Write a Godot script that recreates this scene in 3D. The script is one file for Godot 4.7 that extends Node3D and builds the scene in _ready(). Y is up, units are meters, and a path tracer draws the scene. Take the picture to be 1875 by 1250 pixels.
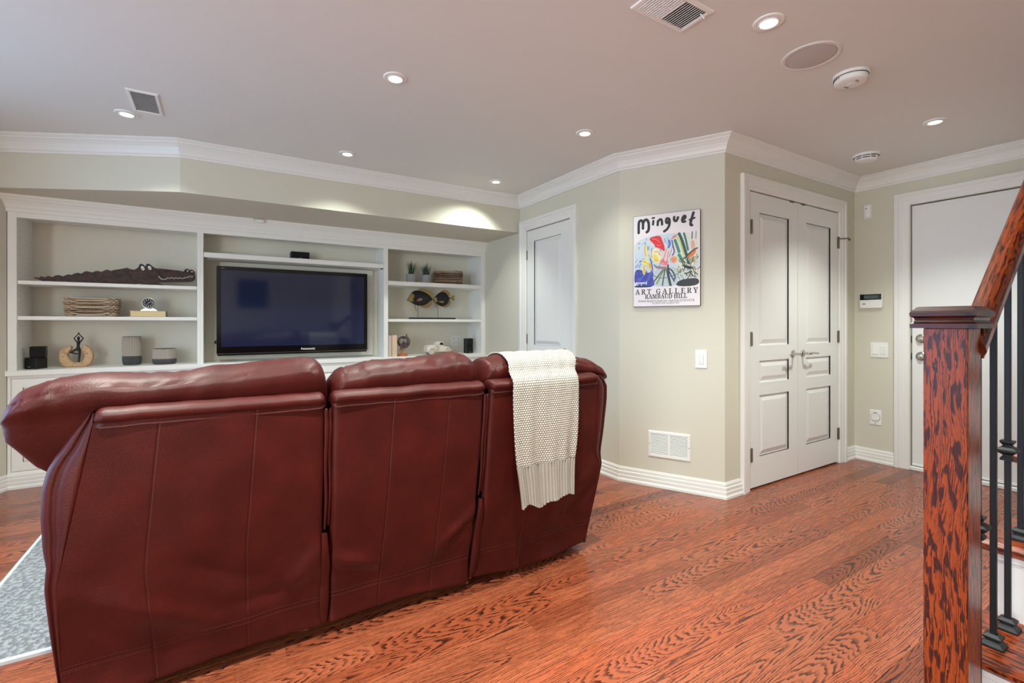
extends Node3D
# Basement family room seen from behind a leather sofa. Metres, y up. The media wall lies along x, the entry wall along z.

const CEIL := 2.28
const WX := 2.395          # wall with the single door
const WZ := -1.825         # closet wall
const EX := 4.44           # entry wall
const MZ := -4.42          # front of the media unit
const P2 := Vector2(2.395, -2.437)
const SKY := 2.0
const DAY := 3.4
const DAY2 := 9.0
const SPOT := 2.6
const EXPO := 1.26
const P3 := Vector2(2.703, -1.825)

var M := {}

func _ready() -> void:
	# camera: level, lens shifted a little downwards
	var cam := Camera3D.new()
	cam.name = "camera"
	cam.projection = Camera3D.PROJECTION_FRUSTUM
	cam.near = 0.05
	cam.far = 60.0
	cam.size = 0.05 * 1250.0 / 864.5
	cam.frustum_offset = Vector2(0.0, -0.05 * (625.0 - 592.7) / 864.5)
	cam.position = Vector3(0, 1.10, 0)
	cam.rotation_degrees = Vector3(0, -31.704, 0)
	add_child(cam)
	cam.current = true
	# sky (seen only through the window) and exposure
	var we := WorldEnvironment.new()
	we.name = "world_environment"
	var env := Environment.new()
	env.background_mode = Environment.BG_SKY
	var sm := ProceduralSkyMaterial.new()
	sm.sky_top_color = Color(0.42, 0.60, 0.92)
	sm.sky_horizon_color = Color(0.72, 0.84, 1.0)
	sm.ground_bottom_color = Color(0.42, 0.44, 0.42)
	sm.ground_horizon_color = Color(0.62, 0.68, 0.72)
	var sky := Sky.new()
	sky.sky_material = sm
	env.sky = sky
	env.background_energy_multiplier = SKY
	env.tonemap_mode = Environment.TONE_MAPPER_LINEAR
	env.tonemap_exposure = EXPO
	env.sdfgi_enabled = true
	env.ssao_enabled = true
	env.ssil_enabled = true
	we.environment = env
	add_child(we)
	# daylight through the two patio windows: one in the angled left wall, one in the left wall behind the camera
	var day_frames := [wall_frame(Vector2(-2.97, -0.85), Vector2(-1.205, -4.42)), wall_frame(Vector2(-2.97, 2.3), Vector2(-2.97, -0.85))]
	var day_x := [1.75, 1.35]
	var day_colors := [Color(0.62, 0.82, 1.0), Color(0.95, 1.0, 0.99)]
	var day_energy := [DAY, DAY2]
	for k in 2:
		var wf: Transform3D = day_frames[k]
		var day := AreaLight3D.new()
		day.name = "window_daylight_%d" % (k + 1)
		day.area_size = Vector2(1.85, 1.85)
		day.light_color = day_colors[k]
		day.light_energy = day_energy[k]
		day.transform = Transform3D(Basis(-wf.basis.x, Vector3.UP, -wf.basis.z), wf * Vector3(day_x[k], 1.15, 0.03))
		day.shadow_enabled = true
		add_child(day)

	make_materials()
	build_shell()
	build_doors()
	build_mouldings()
	build_floor()
	build_ceiling_fittings()
	build_media_unit()
	build_decor()
	build_sofa()
	build_wall_things()
	build_stairs()
	build_behind_camera()

# ---------------------------------------------------------------- helpers
var taken := {}
var shared := {}

class MB:
	var st := SurfaceTool.new()
	func _init() -> void:
		st.begin(Mesh.PRIMITIVE_TRIANGLES)
	func v(p: Vector3, n: Vector3, uv := Vector2.ZERO) -> void:
		st.set_normal(n)
		st.set_uv(uv)
		st.add_vertex(p)
	func tri(a: Vector3, b: Vector3, c: Vector3, out: Vector3, ua := Vector2.ZERO, ub := Vector2.ZERO, uc := Vector2.ZERO) -> void:
		var n := (b - a).cross(c - a)
		if n.length_squared() < 1e-20:
			return
		n = n.normalized()
		if n.dot(out) < 0.0:
			n = -n
			v(a, n, ua)
			v(b, n, ub)
			v(c, n, uc)
		else:
			v(a, n, ua)
			v(c, n, uc)
			v(b, n, ub)
	func quad(a: Vector3, b: Vector3, c: Vector3, d: Vector3, out: Vector3, ua := Vector2.ZERO, ub := Vector2.ZERO, uc := Vector2.ZERO, ud := Vector2.ZERO) -> void:
		tri(a, b, c, out, ua, ub, uc)
		tri(a, c, d, out, ua, uc, ud)
	# chamfered box: centre c, size s, chamfer b; grain = axis along which uv.x runs
	func box(c: Vector3, s: Vector3, b := 0.0, xf := Transform3D(), grain := 0, uo := Vector2.ZERO, us := Vector2.ONE) -> void:
		var h := s * 0.5
		b = minf(b, minf(h.x, minf(h.y, h.z)) * 0.98)
		var o := xf * c
		for ax in 3:
			var a1 := (ax + 1) % 3
			var a2 := (ax + 2) % 3
			for sg in [-1.0, 1.0]:
				var q := []
				var uvs := []
				for k in [[-1, -1], [1, -1], [1, 1], [-1, 1]]:
					var p := Vector3.ZERO
					p[ax] = sg * h[ax]
					p[a1] = k[0] * (h[a1] - b)
					p[a2] = k[1] * (h[a2] - b)
					var g := grain if ax != grain else a1
					var other := 3 - ax - g
					uvs.append(uo + Vector2(p[g] * us.x, p[other] * us.y))
					q.append(xf * (c + p))
				var n := Vector3.ZERO
				n[ax] = sg
				quad(q[0], q[1], q[2], q[3], xf.basis * n, uvs[0], uvs[1], uvs[2], uvs[3])
		if b <= 0.0:
			return
		for ax in 3:
			var a1 := (ax + 1) % 3
			var a2 := (ax + 2) % 3
			for s1 in [-1.0, 1.0]:
				for s2 in [-1.0, 1.0]:
					var q := []
					var uvs := []
					for k in [[-1, 0], [1, 0], [1, 1], [-1, 1]]:
						var p := Vector3.ZERO
						p[ax] = k[0] * (h[ax] - b)
						p[a1] = s1 * (h[a1] - (b if k[1] == 1 else 0.0))
						p[a2] = s2 * (h[a2] - (0.0 if k[1] == 1 else b))
						uvs.append(uo + Vector2(p[grain] * us.x, (p[(grain + 1) % 3] + p[(grain + 2) % 3]) * us.y))
						q.append(xf * (c + p))
					var n := Vector3.ZERO
					n[a1] = s1
					n[a2] = s2
					quad(q[0], q[1], q[2], q[3], xf.basis * n, uvs[0], uvs[1], uvs[2], uvs[3])
		for sx in [-1.0, 1.0]:
			for sy in [-1.0, 1.0]:
				for sz in [-1.0, 1.0]:
					var sv := Vector3(sx, sy, sz)
					var p1 := Vector3(sx * h.x, sy * (h.y - b), sz * (h.z - b))
					var p2 := Vector3(sx * (h.x - b), sy * h.y, sz * (h.z - b))
					var p3 := Vector3(sx * (h.x - b), sy * (h.y - b), sz * h.z)
					tri(xf * (c + p1), xf * (c + p2), xf * (c + p3), xf.basis * sv)
	# box between two corners
	func span(a: Vector3, z: Vector3, b := 0.0, xf := Transform3D(), grain := 0, uo := Vector2.ZERO, us := Vector2.ONE) -> void:
		box((a + z) * 0.5, (z - a).abs(), b, xf, grain, uo, us)
	# smooth grid of points; rows of equal length. out_at: a point the surface looks away from, or use flip
	func grid(rows: Array, flip := false, wrap_u := false, wrap_v := false, uvs: Array = []) -> void:
		var nr := rows.size()
		var nc: int = rows[0].size()
		var N := []
		for r in nr:
			var line := PackedVector3Array()
			line.resize(nc)
			for c in nc:
				var cl := (c - 1 + nc) % nc if wrap_u else maxi(c - 1, 0)
				var cr := (c + 1) % nc if wrap_u else mini(c + 1, nc - 1)
				var rl := (r - 1 + nr) % nr if wrap_v else maxi(r - 1, 0)
				var rr := (r + 1) % nr if wrap_v else mini(r + 1, nr - 1)
				var du: Vector3 = rows[r][cr] - rows[r][cl]
				var dv: Vector3 = rows[rr][c] - rows[rl][c]
				if du.length_squared() < 1e-14:
					var alt := mini(r + 1, nr - 1) if r < nr / 2 else maxi(r - 1, 0)
					du = rows[alt][cr] - rows[alt][cl]
				var n := du.cross(dv)
				n = n.normalized() if n.length_squared() > 1e-20 else Vector3.UP
				line[c] = -n if flip else n
			N.append(line)
		var rmax := nr if wrap_v else nr - 1
		var cmax := nc if wrap_u else nc - 1
		for r in rmax:
			var r2 := (r + 1) % nr
			for c in cmax:
				var c2 := (c + 1) % nc
				var p := [rows[r][c], rows[r][c2], rows[r2][c2], rows[r2][c]]
				var n := [N[r][c], N[r][c2], N[r2][c2], N[r2][c]]
				var u := [Vector2.ZERO, Vector2.ZERO, Vector2.ZERO, Vector2.ZERO]
				if uvs.size():
					u = [uvs[r][c], uvs[r][c2], uvs[r2][c2], uvs[r2][c]]
				var order := [0, 1, 2, 0, 2, 3] if flip else [0, 2, 1, 0, 3, 2]
				for k in order:
					v(p[k], n[k], u[k])
	func lathe(prof: PackedVector2Array, seg := 24, xf := Transform3D(), sharp := false) -> void:
		var turn := _area(prof)
		if absf(turn) < 1e-9:
			turn = prof[prof.size() - 1].y - prof[0].y
		var pieces := [prof]
		if sharp:
			pieces = []
			for i in prof.size() - 1:
				pieces.append(PackedVector2Array([prof[i], prof[i + 1]]))
		for piece in pieces:
			var rows := []
			for p in piece:
				var line := PackedVector3Array()
				for k in seg:
					var a := TAU * k / seg
					line.append(xf * Vector3(p.x * cos(a), p.y, p.x * sin(a)))
				rows.append(line)
			grid(rows, turn > 0.0, true)
	func disc(r: float, y: float, up: bool, seg := 24, xf := Transform3D()) -> void:
		for k in seg:
			var a := TAU * k / seg
			var b := TAU * (k + 1) / seg
			tri(xf * Vector3(0, y, 0), xf * Vector3(r * cos(a), y, r * sin(a)), xf * Vector3(r * cos(b), y, r * sin(b)), xf.basis * Vector3(0, 1 if up else -1, 0))
	func tube(path: PackedVector3Array, rad, seg := 8, caps := true, closed := false) -> void:
		var rows := []
		var n := path.size()
		var up := Vector3.UP
		var t0 := (path[1] - path[0]).normalized()
		if absf(t0.dot(up)) > 0.9:
			up = Vector3.RIGHT
		var side := t0.cross(up).normalized()
		for i in n:
			var t: Vector3
			if closed:
				t = (path[(i + 1) % n] - path[(i - 1 + n) % n]).normalized()
			else:
				t = (path[mini(i + 1, n - 1)] - path[maxi(i - 1, 0)]).normalized()
			side = (side - t * side.dot(t)).normalized()
			var w := t.cross(side)
			var r: float = rad if rad is float else rad[i]
			var line := PackedVector3Array()
			for k in seg:
				var a := TAU * k / seg
				line.append(path[i] + (side * cos(a) + w * sin(a)) * r)
			rows.append(line)
		if caps and not closed:
			var r0: float = rad if rad is float else rad[0]
			var r1: float = rad if rad is float else rad[n - 1]
			var d0 := (path[0] - path[1]).normalized()
			var d1 := (path[n - 1] - path[n - 2]).normalized()
			var pre := []
			for f in [0.02, 0.6]:
				var ln := PackedVector3Array()
				for p in rows[0]:
					ln.append(path[0] + (p - path[0]) * f + d0 * r0 * sqrt(1.0 - f * f) * 0.9)
				pre.append(ln)
			var post := []
			for f in [0.6, 0.02]:
				var ln := PackedVector3Array()
				for p in rows[n - 1]:
					ln.append(path[n - 1] + (p - path[n - 1]) * f + d1 * r1 * sqrt(1.0 - f * f) * 0.9)
				post.append(ln)
			rows = pre + rows + post
		grid(rows, false, true, closed)
	# flat polygon of (x, y) pushed from z = -depth/2 to +depth/2, edges chamfered by b on both faces
	func extrude(poly: PackedVector2Array, depth: float, xf := Transform3D(), b := 0.0, uvrect := Rect2()) -> void:
		if Geometry2D.is_polygon_clockwise(poly):
			poly = poly.duplicate()
			poly.reverse()
		var inner := poly
		if b > 0.0:
			var n := poly.size()
			inner = PackedVector2Array()
			for i in n:
				var e1 := (poly[i] - poly[(i - 1 + n) % n]).normalized()
				var e2 := (poly[(i + 1) % n] - poly[i]).normalized()
				var m := (Vector2(-e1.y, e1.x) + Vector2(-e2.y, e2.x)).normalized()
				inner.append(poly[i] + m * b)
		var idx := Geometry2D.triangulate_polygon(inner)
		if idx.is_empty():
			inner = poly
			idx = Geometry2D.triangulate_polygon(poly)
		var hz := depth * 0.5
		for i in range(0, idx.size(), 3):
			for sg in [-1.0, 1.0]:
				var P := []
				var U := []
				for k in 3:
					var q := inner[idx[i + k]]
					P.append(xf * Vector3(q.x, q.y, sg * hz))
					U.append(q)
				tri(P[0], P[1], P[2], xf.basis * Vector3(0, 0, sg), U[0], U[1], U[2])
		var m := poly.size()
		for i in m:
			var j := (i + 1) % m
			var e := (poly[j] - poly[i])
			var out := xf.basis * Vector3(e.y, -e.x, 0)
			quad(xf * Vector3(poly[i].x, poly[i].y, -hz + b), xf * Vector3(poly[j].x, poly[j].y, -hz + b), xf * Vector3(poly[j].x, poly[j].y, hz - b), xf * Vector3(poly[i].x, poly[i].y, hz - b), out, poly[i], poly[j], poly[j], poly[i])
			if b > 0.0:
				for sg in [-1.0, 1.0]:
					quad(xf * Vector3(poly[i].x, poly[i].y, sg * (hz - b)), xf * Vector3(poly[j].x, poly[j].y, sg * (hz - b)), xf * Vector3(inner[j].x, inner[j].y, sg * hz), xf * Vector3(inner[i].x, inner[i].y, sg * hz), out.normalized() + xf.basis * Vector3(0, 0, sg), poly[i], poly[j], inner[j], inner[i])
	# moulding: profile (out, up) carried along a path in the plane, mitred. xf maps (a, b, up) to the world; side = +1 offsets to the left of travel
	func mould(path: PackedVector2Array, prof: PackedVector2Array, xf: Transform3D, side := 1.0, closed := false, us := 1.0) -> void:
		var n := path.size()
		var offs := PackedVector2Array()
		for i in n:
			var prev := path[(i - 1 + n) % n] if closed or i > 0 else path[i]
			var next := path[(i + 1) % n] if closed or i < n - 1 else path[i]
			var e1 := (path[i] - prev).normalized()
			var e2 := (next - path[i]).normalized()
			if e1 == Vector2.ZERO:
				e1 = e2
			if e2 == Vector2.ZERO:
				e2 = e1
			var n1 := Vector2(-e1.y, e1.x) * side
			var n2 := Vector2(-e2.y, e2.x) * side
			var m := (n1 + n2).normalized()
			offs.append(m / maxf(m.dot(n1), 0.2))
		var along := 0.0
		for i in (n if closed else n - 1):
			var j := (i + 1) % n
			var len_ := path[i].distance_to(path[j])
			for k in prof.size() - 1:
				var a := prof[k]
				var b := prof[k + 1]
				var P := func(ii: int, pp: Vector2) -> Vector3:
					var q := path[ii] + offs[ii] * pp.x
					return xf * Vector3(q.x, q.y, pp.y)
				var mid := (prof[0] + prof[prof.size() - 1]) * 0.5
				var e := (path[j] - path[i]).normalized()
				var nn := Vector2(-e.y, e.x) * side
				var d := b - a
				var o2 := Vector2(d.y, -d.x)
				var rot := 1.0 if _area(prof) > 0.0 else -1.0
				o2 *= rot
				var out := xf.basis * Vector3(nn.x * o2.x, nn.y * o2.x, o2.y)
				quad(P.call(i, a), P.call(j, a), P.call(j, b), P.call(i, b), out, Vector2(along * us, a.x * 7), Vector2((along + len_) * us, a.x * 7), Vector2((along + len_) * us, b.x * 7), Vector2(along * us, b.x * 7))
			along += len_
		if not closed:
			var cp := prof.duplicate()
			if cp[0].is_equal_approx(cp[cp.size() - 1]):
				cp.remove_at(cp.size() - 1)
			var idx := Geometry2D.triangulate_polygon(cp)
			for en in [0, n - 1]:
				var d2 := (path[0] - path[1]).normalized() if en == 0 else (path[n - 1] - path[n - 2]).normalized()
				for t in range(0, idx.size(), 3):
					var T := []
					for k in 3:
						var pp := cp[idx[t + k]]
						var q: Vector2 = path[en] + offs[en] * pp.x
						T.append(xf * Vector3(q.x, q.y, pp.y))
					tri(T[0], T[1], T[2], xf.basis * Vector3(d2.x, d2.y, 0))
	func _area(p: PackedVector2Array) -> float:
		var s := 0.0
		for i in p.size():
			var j := (i + 1) % p.size()
			s += p[i].x * p[j].y - p[j].x * p[i].y
		return s
	func done() -> ArrayMesh:
		return st.commit()

func numbered(n: String, under := 0) -> String:
	var key := "%d/%s" % [under, n]
	if not taken.has(key):
		taken[key] = 0
		return n
	taken[key] += 1
	return "%s_%03d" % [n, taken[key]]

func tag(o: Node, label: String, category: String, group := "", kind := "") -> void:
	o.set_meta("label", label)
	if category:
		o.set_meta("category", category)
	if group:
		o.set_meta("group", group)
	if kind:
		o.set_meta("kind", kind)

func thing(called: String, label: String, category: String, at := Vector3.ZERO, turn := 0.0, group := "", kind := "") -> Node3D:
	var o := Node3D.new()
	o.name = numbered(called)
	add_child(o, true)
	o.position = at
	o.rotation.y = turn
	tag(o, label, category, group, kind)
	return o

func part(called: String, shape, m: Material, parent: Node, at := Transform3D()) -> MeshInstance3D:
	var o := MeshInstance3D.new()
	o.name = numbered(called, parent.get_instance_id())
	o.mesh = shape.done() if shape is MB else shape
	o.material_override = m
	o.transform = at
	o.cast_shadow = GeometryInstance3D.SHADOW_CASTING_SETTING_ON
	parent.add_child(o, true)
	return o

func solo(called: String, shape, m: Material, label: String, category: String, at := Transform3D(), group := "", kind := "") -> MeshInstance3D:
	var o := MeshInstance3D.new()
	o.name = numbered(called)
	o.mesh = shape.done() if shape is MB else shape
	o.material_override = m
	o.transform = at
	add_child(o, true)
	tag(o, label, category, group, kind)
	return o

func copy_of(o: Node3D, label: String, at: Vector3, turn := 0.0) -> Node3D:
	var c: Node3D = o.duplicate()
	var base := String(o.name)
	c.name = numbered(base)
	add_child(c, true)
	c.position = at
	c.rotation.y = turn
	c.set_meta("label", label)
	return c

func PF(a: Array) -> PackedVector2Array:
	var p := PackedVector2Array()
	for i in range(0, a.size(), 2):
		p.append(Vector2(a[i], a[i + 1]))
	return p

func smooth2(p: PackedVector2Array, closed := true, it := 2) -> PackedVector2Array:
	for k in it:
		var q := PackedVector2Array()
		var n := p.size()
		for i in (n if closed else n - 1):
			var a := p[i]
			var b := p[(i + 1) % n]
			q.append(a.lerp(b, 0.25))
			q.append(a.lerp(b, 0.75))
		if not closed:
			q.insert(0, p[0])
			q.append(p[n - 1])
		p = q
	return p

func at3(p: Vector3, turn := 0.0) -> Transform3D:
	return Transform3D(Basis(Vector3.UP, turn), p)

# frame of a wall whose left end (seen from the room) is p and right end q: x along, y up, z into the room
func wall_frame(p: Vector2, q: Vector2) -> Transform3D:
	var d := (q - p).normalized()
	var x := Vector3(d.x, 0, d.y)
	return Transform3D(Basis(x, Vector3.UP, x.cross(Vector3.UP)), Vector3(p.x, 0, p.y))

func rbox(s: Vector3, b := 0.0, c := Vector3.ZERO) -> MB:
	var m := MB.new()
	m.box(c, s, b)
	return m

# ---------------------------------------------------------------- materials
func mat(c: Color, rough := 0.6, metal := 0.0) -> StandardMaterial3D:
	var m := StandardMaterial3D.new()
	m.albedo_color = c
	m.roughness = rough
	m.metallic = metal
	return m

func rgb8(r: int, g: int, b: int) -> Color:
	return Color(r / 255.0, g / 255.0, b / 255.0)

func noise_tex(seed_: int, freq: float, size: int, ramp: Array = [], normal := false, bump := 4.0, kind := FastNoiseLite.TYPE_SIMPLEX_SMOOTH, oct := 3) -> NoiseTexture2D:
	var n := FastNoiseLite.new()
	n.seed = seed_
	n.noise_type = kind
	n.frequency = freq
	n.fractal_octaves = oct
	var t := NoiseTexture2D.new()
	t.width = size
	t.height = size
	t.seamless = true
	t.noise = n
	if normal:
		t.as_normal_map = true
		t.bump_strength = bump
	if ramp.size():
		var g := Gradient.new()
		var off := PackedFloat32Array()
		var cs := PackedColorArray()
		for i in range(0, ramp.size(), 2):
			off.append(ramp[i])
			cs.append(ramp[i + 1])
		g.offsets = off
		g.colors = cs
		t.color_ramp = g
	return t

# oak: strips of w x h pixels under one another, each a board with grain along x
func oak_image(w: int, h: int, strips: int, seed_: int, light: Color, dark: Color, rings: float, contrast: float, ppm: float, wave := 1.0) -> Image:
	var n1 := FastNoiseLite.new()
	n1.seed = seed_
	n1.noise_type = FastNoiseLite.TYPE_SIMPLEX
	n1.frequency = 1.0
	n1.fractal_octaves = 2
	var n2 := FastNoiseLite.new()
	n2.seed = seed_ + 7
	n2.noise_type = FastNoiseLite.TYPE_SIMPLEX
	n2.frequency = 1.0
	n2.fractal_type = FastNoiseLite.FRACTAL_NONE
	var rng := RandomNumberGenerator.new()
	rng.seed = seed_
	var data := PackedByteArray()
	data.resize(w * h * strips * 3)
	var lr := light.r * 255.0
	var lg := light.g * 255.0
	var lb := light.b * 255.0
	var dr := dark.r * 255.0 - lr
	var dg := dark.g * 255.0 - lg
	var db := dark.b * 255.0 - lb
	var at := 0
	# all lengths in metres: hgt = board width, x along the board. rings = ring spacing in mm
	var hgt := h / ppm
	for s in strips:
		var yc := rng.randf_range(0.25, 0.75) * hgt
		if s % 3 == 2:
			yc = (rng.randf_range(1.3, 2.0) if rng.randf() < 0.5 else -rng.randf_range(0.3, 1.0)) * hgt
		var x0 := rng.randf_range(-0.1, 1.1) * w / ppm
		var slope: float = [0.11, 0.03, 0.02, 0.15, 0.06, 0.045][s % 6]
		var tone := rng.randf_range(0.92, 1.06)
		var so := s * 37.0
		var curve := PackedFloat32Array()
		var drift := PackedFloat32Array()
		for x in w:
			var m := x / ppm
			drift.append((m - x0) * slope + 0.007 * n1.get_noise_2d(m * 1.6 + so, so))
			curve.append(yc + 0.014 * n1.get_noise_2d(m * 1.3 + so, 90.0 + so))
		for y in h:
			var fy := y / ppm
			for x in w:
				var yy := fy - curve[x]
				var d := drift[x]
				var m := x / ppm
				var fine := n2.get_noise_2d(m * 6.0 + so, fy * 60.0 + so)
				var jag := n2.get_noise_2d(m * 40.0 + so, fy * 160.0)
				var r := sqrt(yy * yy + d * d) * 1000.0 / rings + fine * 0.28 * wave + jag * 0.07 * wave
				var ring := r - floorf(r)
				# early wood: sharp inner edge, fading outwards
				var line := clampf(1.0 - ring * 2.9, 0.0, 1.0) if ring < 0.75 else clampf((ring - 0.90) * 10.0, 0.0, 1.0)
				line = sqrt(line) * clampf(0.78 + 0.7 * fine + 0.25 * jag, 0.0, 1.2)
				var pore := n2.get_noise_2d(m * 22.0, fy * 1300.0 + so * 3.0)
				var k := clampf(line * contrast + (0.30 * (pore - 0.2) if pore > 0.2 else 0.0), 0.0, 1.0)
				if wave > 1.0:
					var blot := n1.get_noise_2d(m * 9.0 + so, fy * 46.0 + so)
					k = clampf(k + clampf((blot - 0.22) * 3.0, 0.0, 0.8), 0.0, 1.0)
				var tn := tone * (1.0 + 0.05 * pore)
				data[at] = clampi(int((lr + dr * k) * tn), 0, 255)
				data[at + 1] = clampi(int((lg + dg * k) * tn), 0, 255)
				data[at + 2] = clampi(int((lb + db * k) * tn), 0, 255)
				at += 3
	return Image.create_from_data(w, h * strips, false, Image.FORMAT_RGB8, data)

func make_materials() -> void:
	M.wall = mat(rgb8(214, 209, 193), 0.75)
	M.ceil = mat(rgb8(228, 226, 222), 0.85)
	M.trim = mat(rgb8(236, 233, 229), 0.38)
	M.door = mat(rgb8(234, 232, 229), 0.42)
	M.cream = mat(rgb8(243, 241, 236), 0.45)
	M.back = mat(rgb8(232, 227, 213), 0.6)
	M.black = mat(rgb8(18, 18, 20), 0.45)
	M.blackmetal = mat(rgb8(24, 24, 26), 0.5, 0.3)
	M.gloss = mat(rgb8(10, 10, 12), 0.12)
	M.steel = mat(rgb8(196, 192, 186), 0.22, 1.0)
	M.bronze = mat(rgb8(120, 108, 96), 0.35, 0.9)
	M.white = mat(rgb8(240, 239, 236), 0.4)
	M.grey = mat(rgb8(150, 146, 142), 0.6)
	M.darkslot = mat(rgb8(40, 38, 36), 0.9)
	M.gold = mat(rgb8(158, 132, 84), 0.42, 0.45)
	M.bulb = mat(rgb8(255, 250, 240), 0.5)
	M.bulb.emission_enabled = true
	M.bulb.emission = Color(1.0, 0.95, 0.86)
	M.bulb.emission_energy_multiplier = 5.0
	M.glass = mat(Color(0.9, 0.95, 1.0, 0.08), 0.05)
	M.glass.transparency = BaseMaterial3D.TRANSPARENCY_ALPHA
	# leather: fine pebble relief, and a slow mottling laid over it
	M.leather = mat(rgb8(80, 22, 18), 0.46)
	M.leather.metallic_specular = 0.36
	M.leather.uv1_triplanar = true
	M.leather.uv1_scale = Vector3.ONE * 7.0
	M.leather.normal_enabled = true
	M.leather.normal_texture = noise_tex(21, 0.06, 512, [], true, 5.0, FastNoiseLite.TYPE_CELLULAR, 2)
	M.leather.normal_scale = 0.35
	M.leather.detail_enabled = true
	M.leather.detail_blend_mode = BaseMaterial3D.BLEND_MODE_MUL
	M.leather.detail_uv_layer = BaseMaterial3D.DETAIL_UV_2
	M.leather.detail_albedo = noise_tex(11, 0.010, 512, [0.0, Color(0.78, 0.76, 0.78), 0.5, Color(0.88, 0.86, 0.86), 1.0, Color(1.0, 1.0, 0.96)], false, 4.0, FastNoiseLite.TYPE_SIMPLEX_SMOOTH, 5)
	M.leather.uv2_triplanar = true
	M.leather.uv2_scale = Vector3.ONE * 1.1
	M.leatherdark = mat(rgb8(44, 14, 12), 0.7)
	M.stitch = mat(rgb8(84, 34, 30), 0.7)
	# oak: floor boards, post and rail
	var floor_img := oak_image(2048, 128, 6, 5, Color(0.635, 0.340, 0.225), Color(0.26, 0.125, 0.08), 6.0, 0.95, 1540.0)
	var ft := ImageTexture.create_from_image(floor_img)
	M.planks = []
	for k in [[1.0, 1.0, 1.0], [0.90, 0.87, 0.86], [1.06, 1.04, 1.02], [0.80, 0.75, 0.73], [0.98, 0.93, 0.90]]:
		var p := mat(Color(minf(k[0], 1.0), minf(k[1], 1.0), minf(k[2], 1.0)), 0.26)
		p.albedo_texture = ft
		p.metallic_specular = 0.5
		M.planks.append(p)
	var post_img := oak_image(2048, 256, 2, 77, Color(0.62, 0.26, 0.075), Color(0.21, 0.065, 0.025), 4.4, 1.0, 1600.0, 2.2)
	var pt := ImageTexture.create_from_image(post_img)
	M.oak = mat(Color(1, 1, 1), 0.3)
	M.oak.albedo_texture = pt
	M.oakrail = mat(Color(0.80, 0.80, 0.86), 0.28)
	M.oakrail.albedo_texture = pt
	M.oakdark = mat(Color(0.50, 0.42, 0.42), 0.3)
	M.oakdark.albedo_texture = pt
	# wicker, rug, burl, pages, rust
	M.wicker = mat(rgb8(176, 146, 118), 0.75)
	M.wickerpale = mat(rgb8(205, 184, 160), 0.75)
	M.wickerdark = mat(rgb8(122, 94, 76), 0.8)
	M.rug = mat(rgb8(255, 255, 255), 0.95)
	M.rug.albedo_texture = noise_tex(31, 0.03, 512, [0.0, rgb8(112, 111, 111), 0.45, rgb8(122, 121, 121), 0.55, rgb8(148, 147, 146), 1.0, rgb8(156, 155, 154)], false, 4.0, FastNoiseLite.TYPE_SIMPLEX_SMOOTH, 3)
	M.rug.uv1_triplanar = true
	M.rug.uv1_scale = Vector3.ONE * 2.5
	M.rug.heightmap_enabled = true
	M.rug.heightmap_texture = noise_tex(31, 0.03, 512)
	M.rug.heightmap_scale = 0.8
	M.burl = mat(Color(1, 1, 1), 0.65)
	M.burl.albedo_texture = noise_tex(41, 0.02, 256, [0.0, rgb8(150, 108, 72), 0.4, rgb8(206, 168, 126), 0.6, rgb8(218, 184, 146), 1.0, rgb8(170, 122, 84)])
	M.burl.uv1_triplanar = true
	M.burl.uv1_scale = Vector3.ONE * 9.0
	M.rust = mat(Color(1, 1, 1), 0.55, 0.15)
	M.rust.albedo_texture = noise_tex(51, 0.02, 256, [0.0, rgb8(36, 26, 25), 0.5, rgb8(58, 38, 34), 0.7, rgb8(78, 48, 38), 1.0, rgb8(52, 34, 32)])
	M.rust.uv1_triplanar = true
	M.rust.uv1_scale = Vector3.ONE * 5.0
	M.pages = mat(rgb8(232, 208, 158), 0.85)
	M.grass = mat(rgb8(62, 92, 62), 0.6)
	M.grassdark = mat(rgb8(34, 56, 42), 0.6)
	M.pot = mat(rgb8(158, 156, 158), 0.8)
	# knitted throw: moss stitch and rib, relief drawn into a height map
	var kn := Image.create(64, 64, false, Image.FORMAT_RGB8)
	var kc := Image.create(64, 64, false, Image.FORMAT_RGB8)
	for y in 64:
		for x in 64:
			var cx := (x % 32) - 16.0
			var row := int(y / 16)
			if row % 2 == 1:
				cx = ((x + 16) % 32) - 16.0
			var cy := (y % 16) - 8.0
			var d := clampf(1.0 - (cx * cx / 190.0 + cy * cy / 60.0), 0.0, 1.0)
			var hgt := sqrt(d)
			kn.set_pixel(x, y, Color(hgt, hgt, hgt))
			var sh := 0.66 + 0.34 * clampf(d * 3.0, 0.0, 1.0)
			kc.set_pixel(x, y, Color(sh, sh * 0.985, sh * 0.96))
	M.knit = mat(rgb8(222, 216, 209), 0.95)
	M.knit.albedo_texture = ImageTexture.create_from_image(kc)
	M.knit.heightmap_enabled = true
	M.knit.heightmap_texture = ImageTexture.create_from_image(kn)
	M.knit.heightmap_scale = 0.35
	M.knit.uv1_scale = Vector3(44.0, 27.0, 1.0)
	M.rib = mat(rgb8(220, 213, 204), 0.95)
	M.rib.albedo_texture = M.knit.albedo_texture
	M.rib.heightmap_enabled = true
	M.rib.heightmap_texture = M.knit.heightmap_texture
	M.rib.heightmap_scale = 0.25
	M.rib.uv1_scale = Vector3(60.0, 90.0, 1.0)
	M.screen = mat(rgb8(32, 39, 68), 0.06)
	M.screen.metallic_specular = 0.55
	M.tvblack = mat(rgb8(8, 8, 10), 0.15)
	M.ink = mat(rgb8(30, 28, 28), 0.7)

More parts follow.
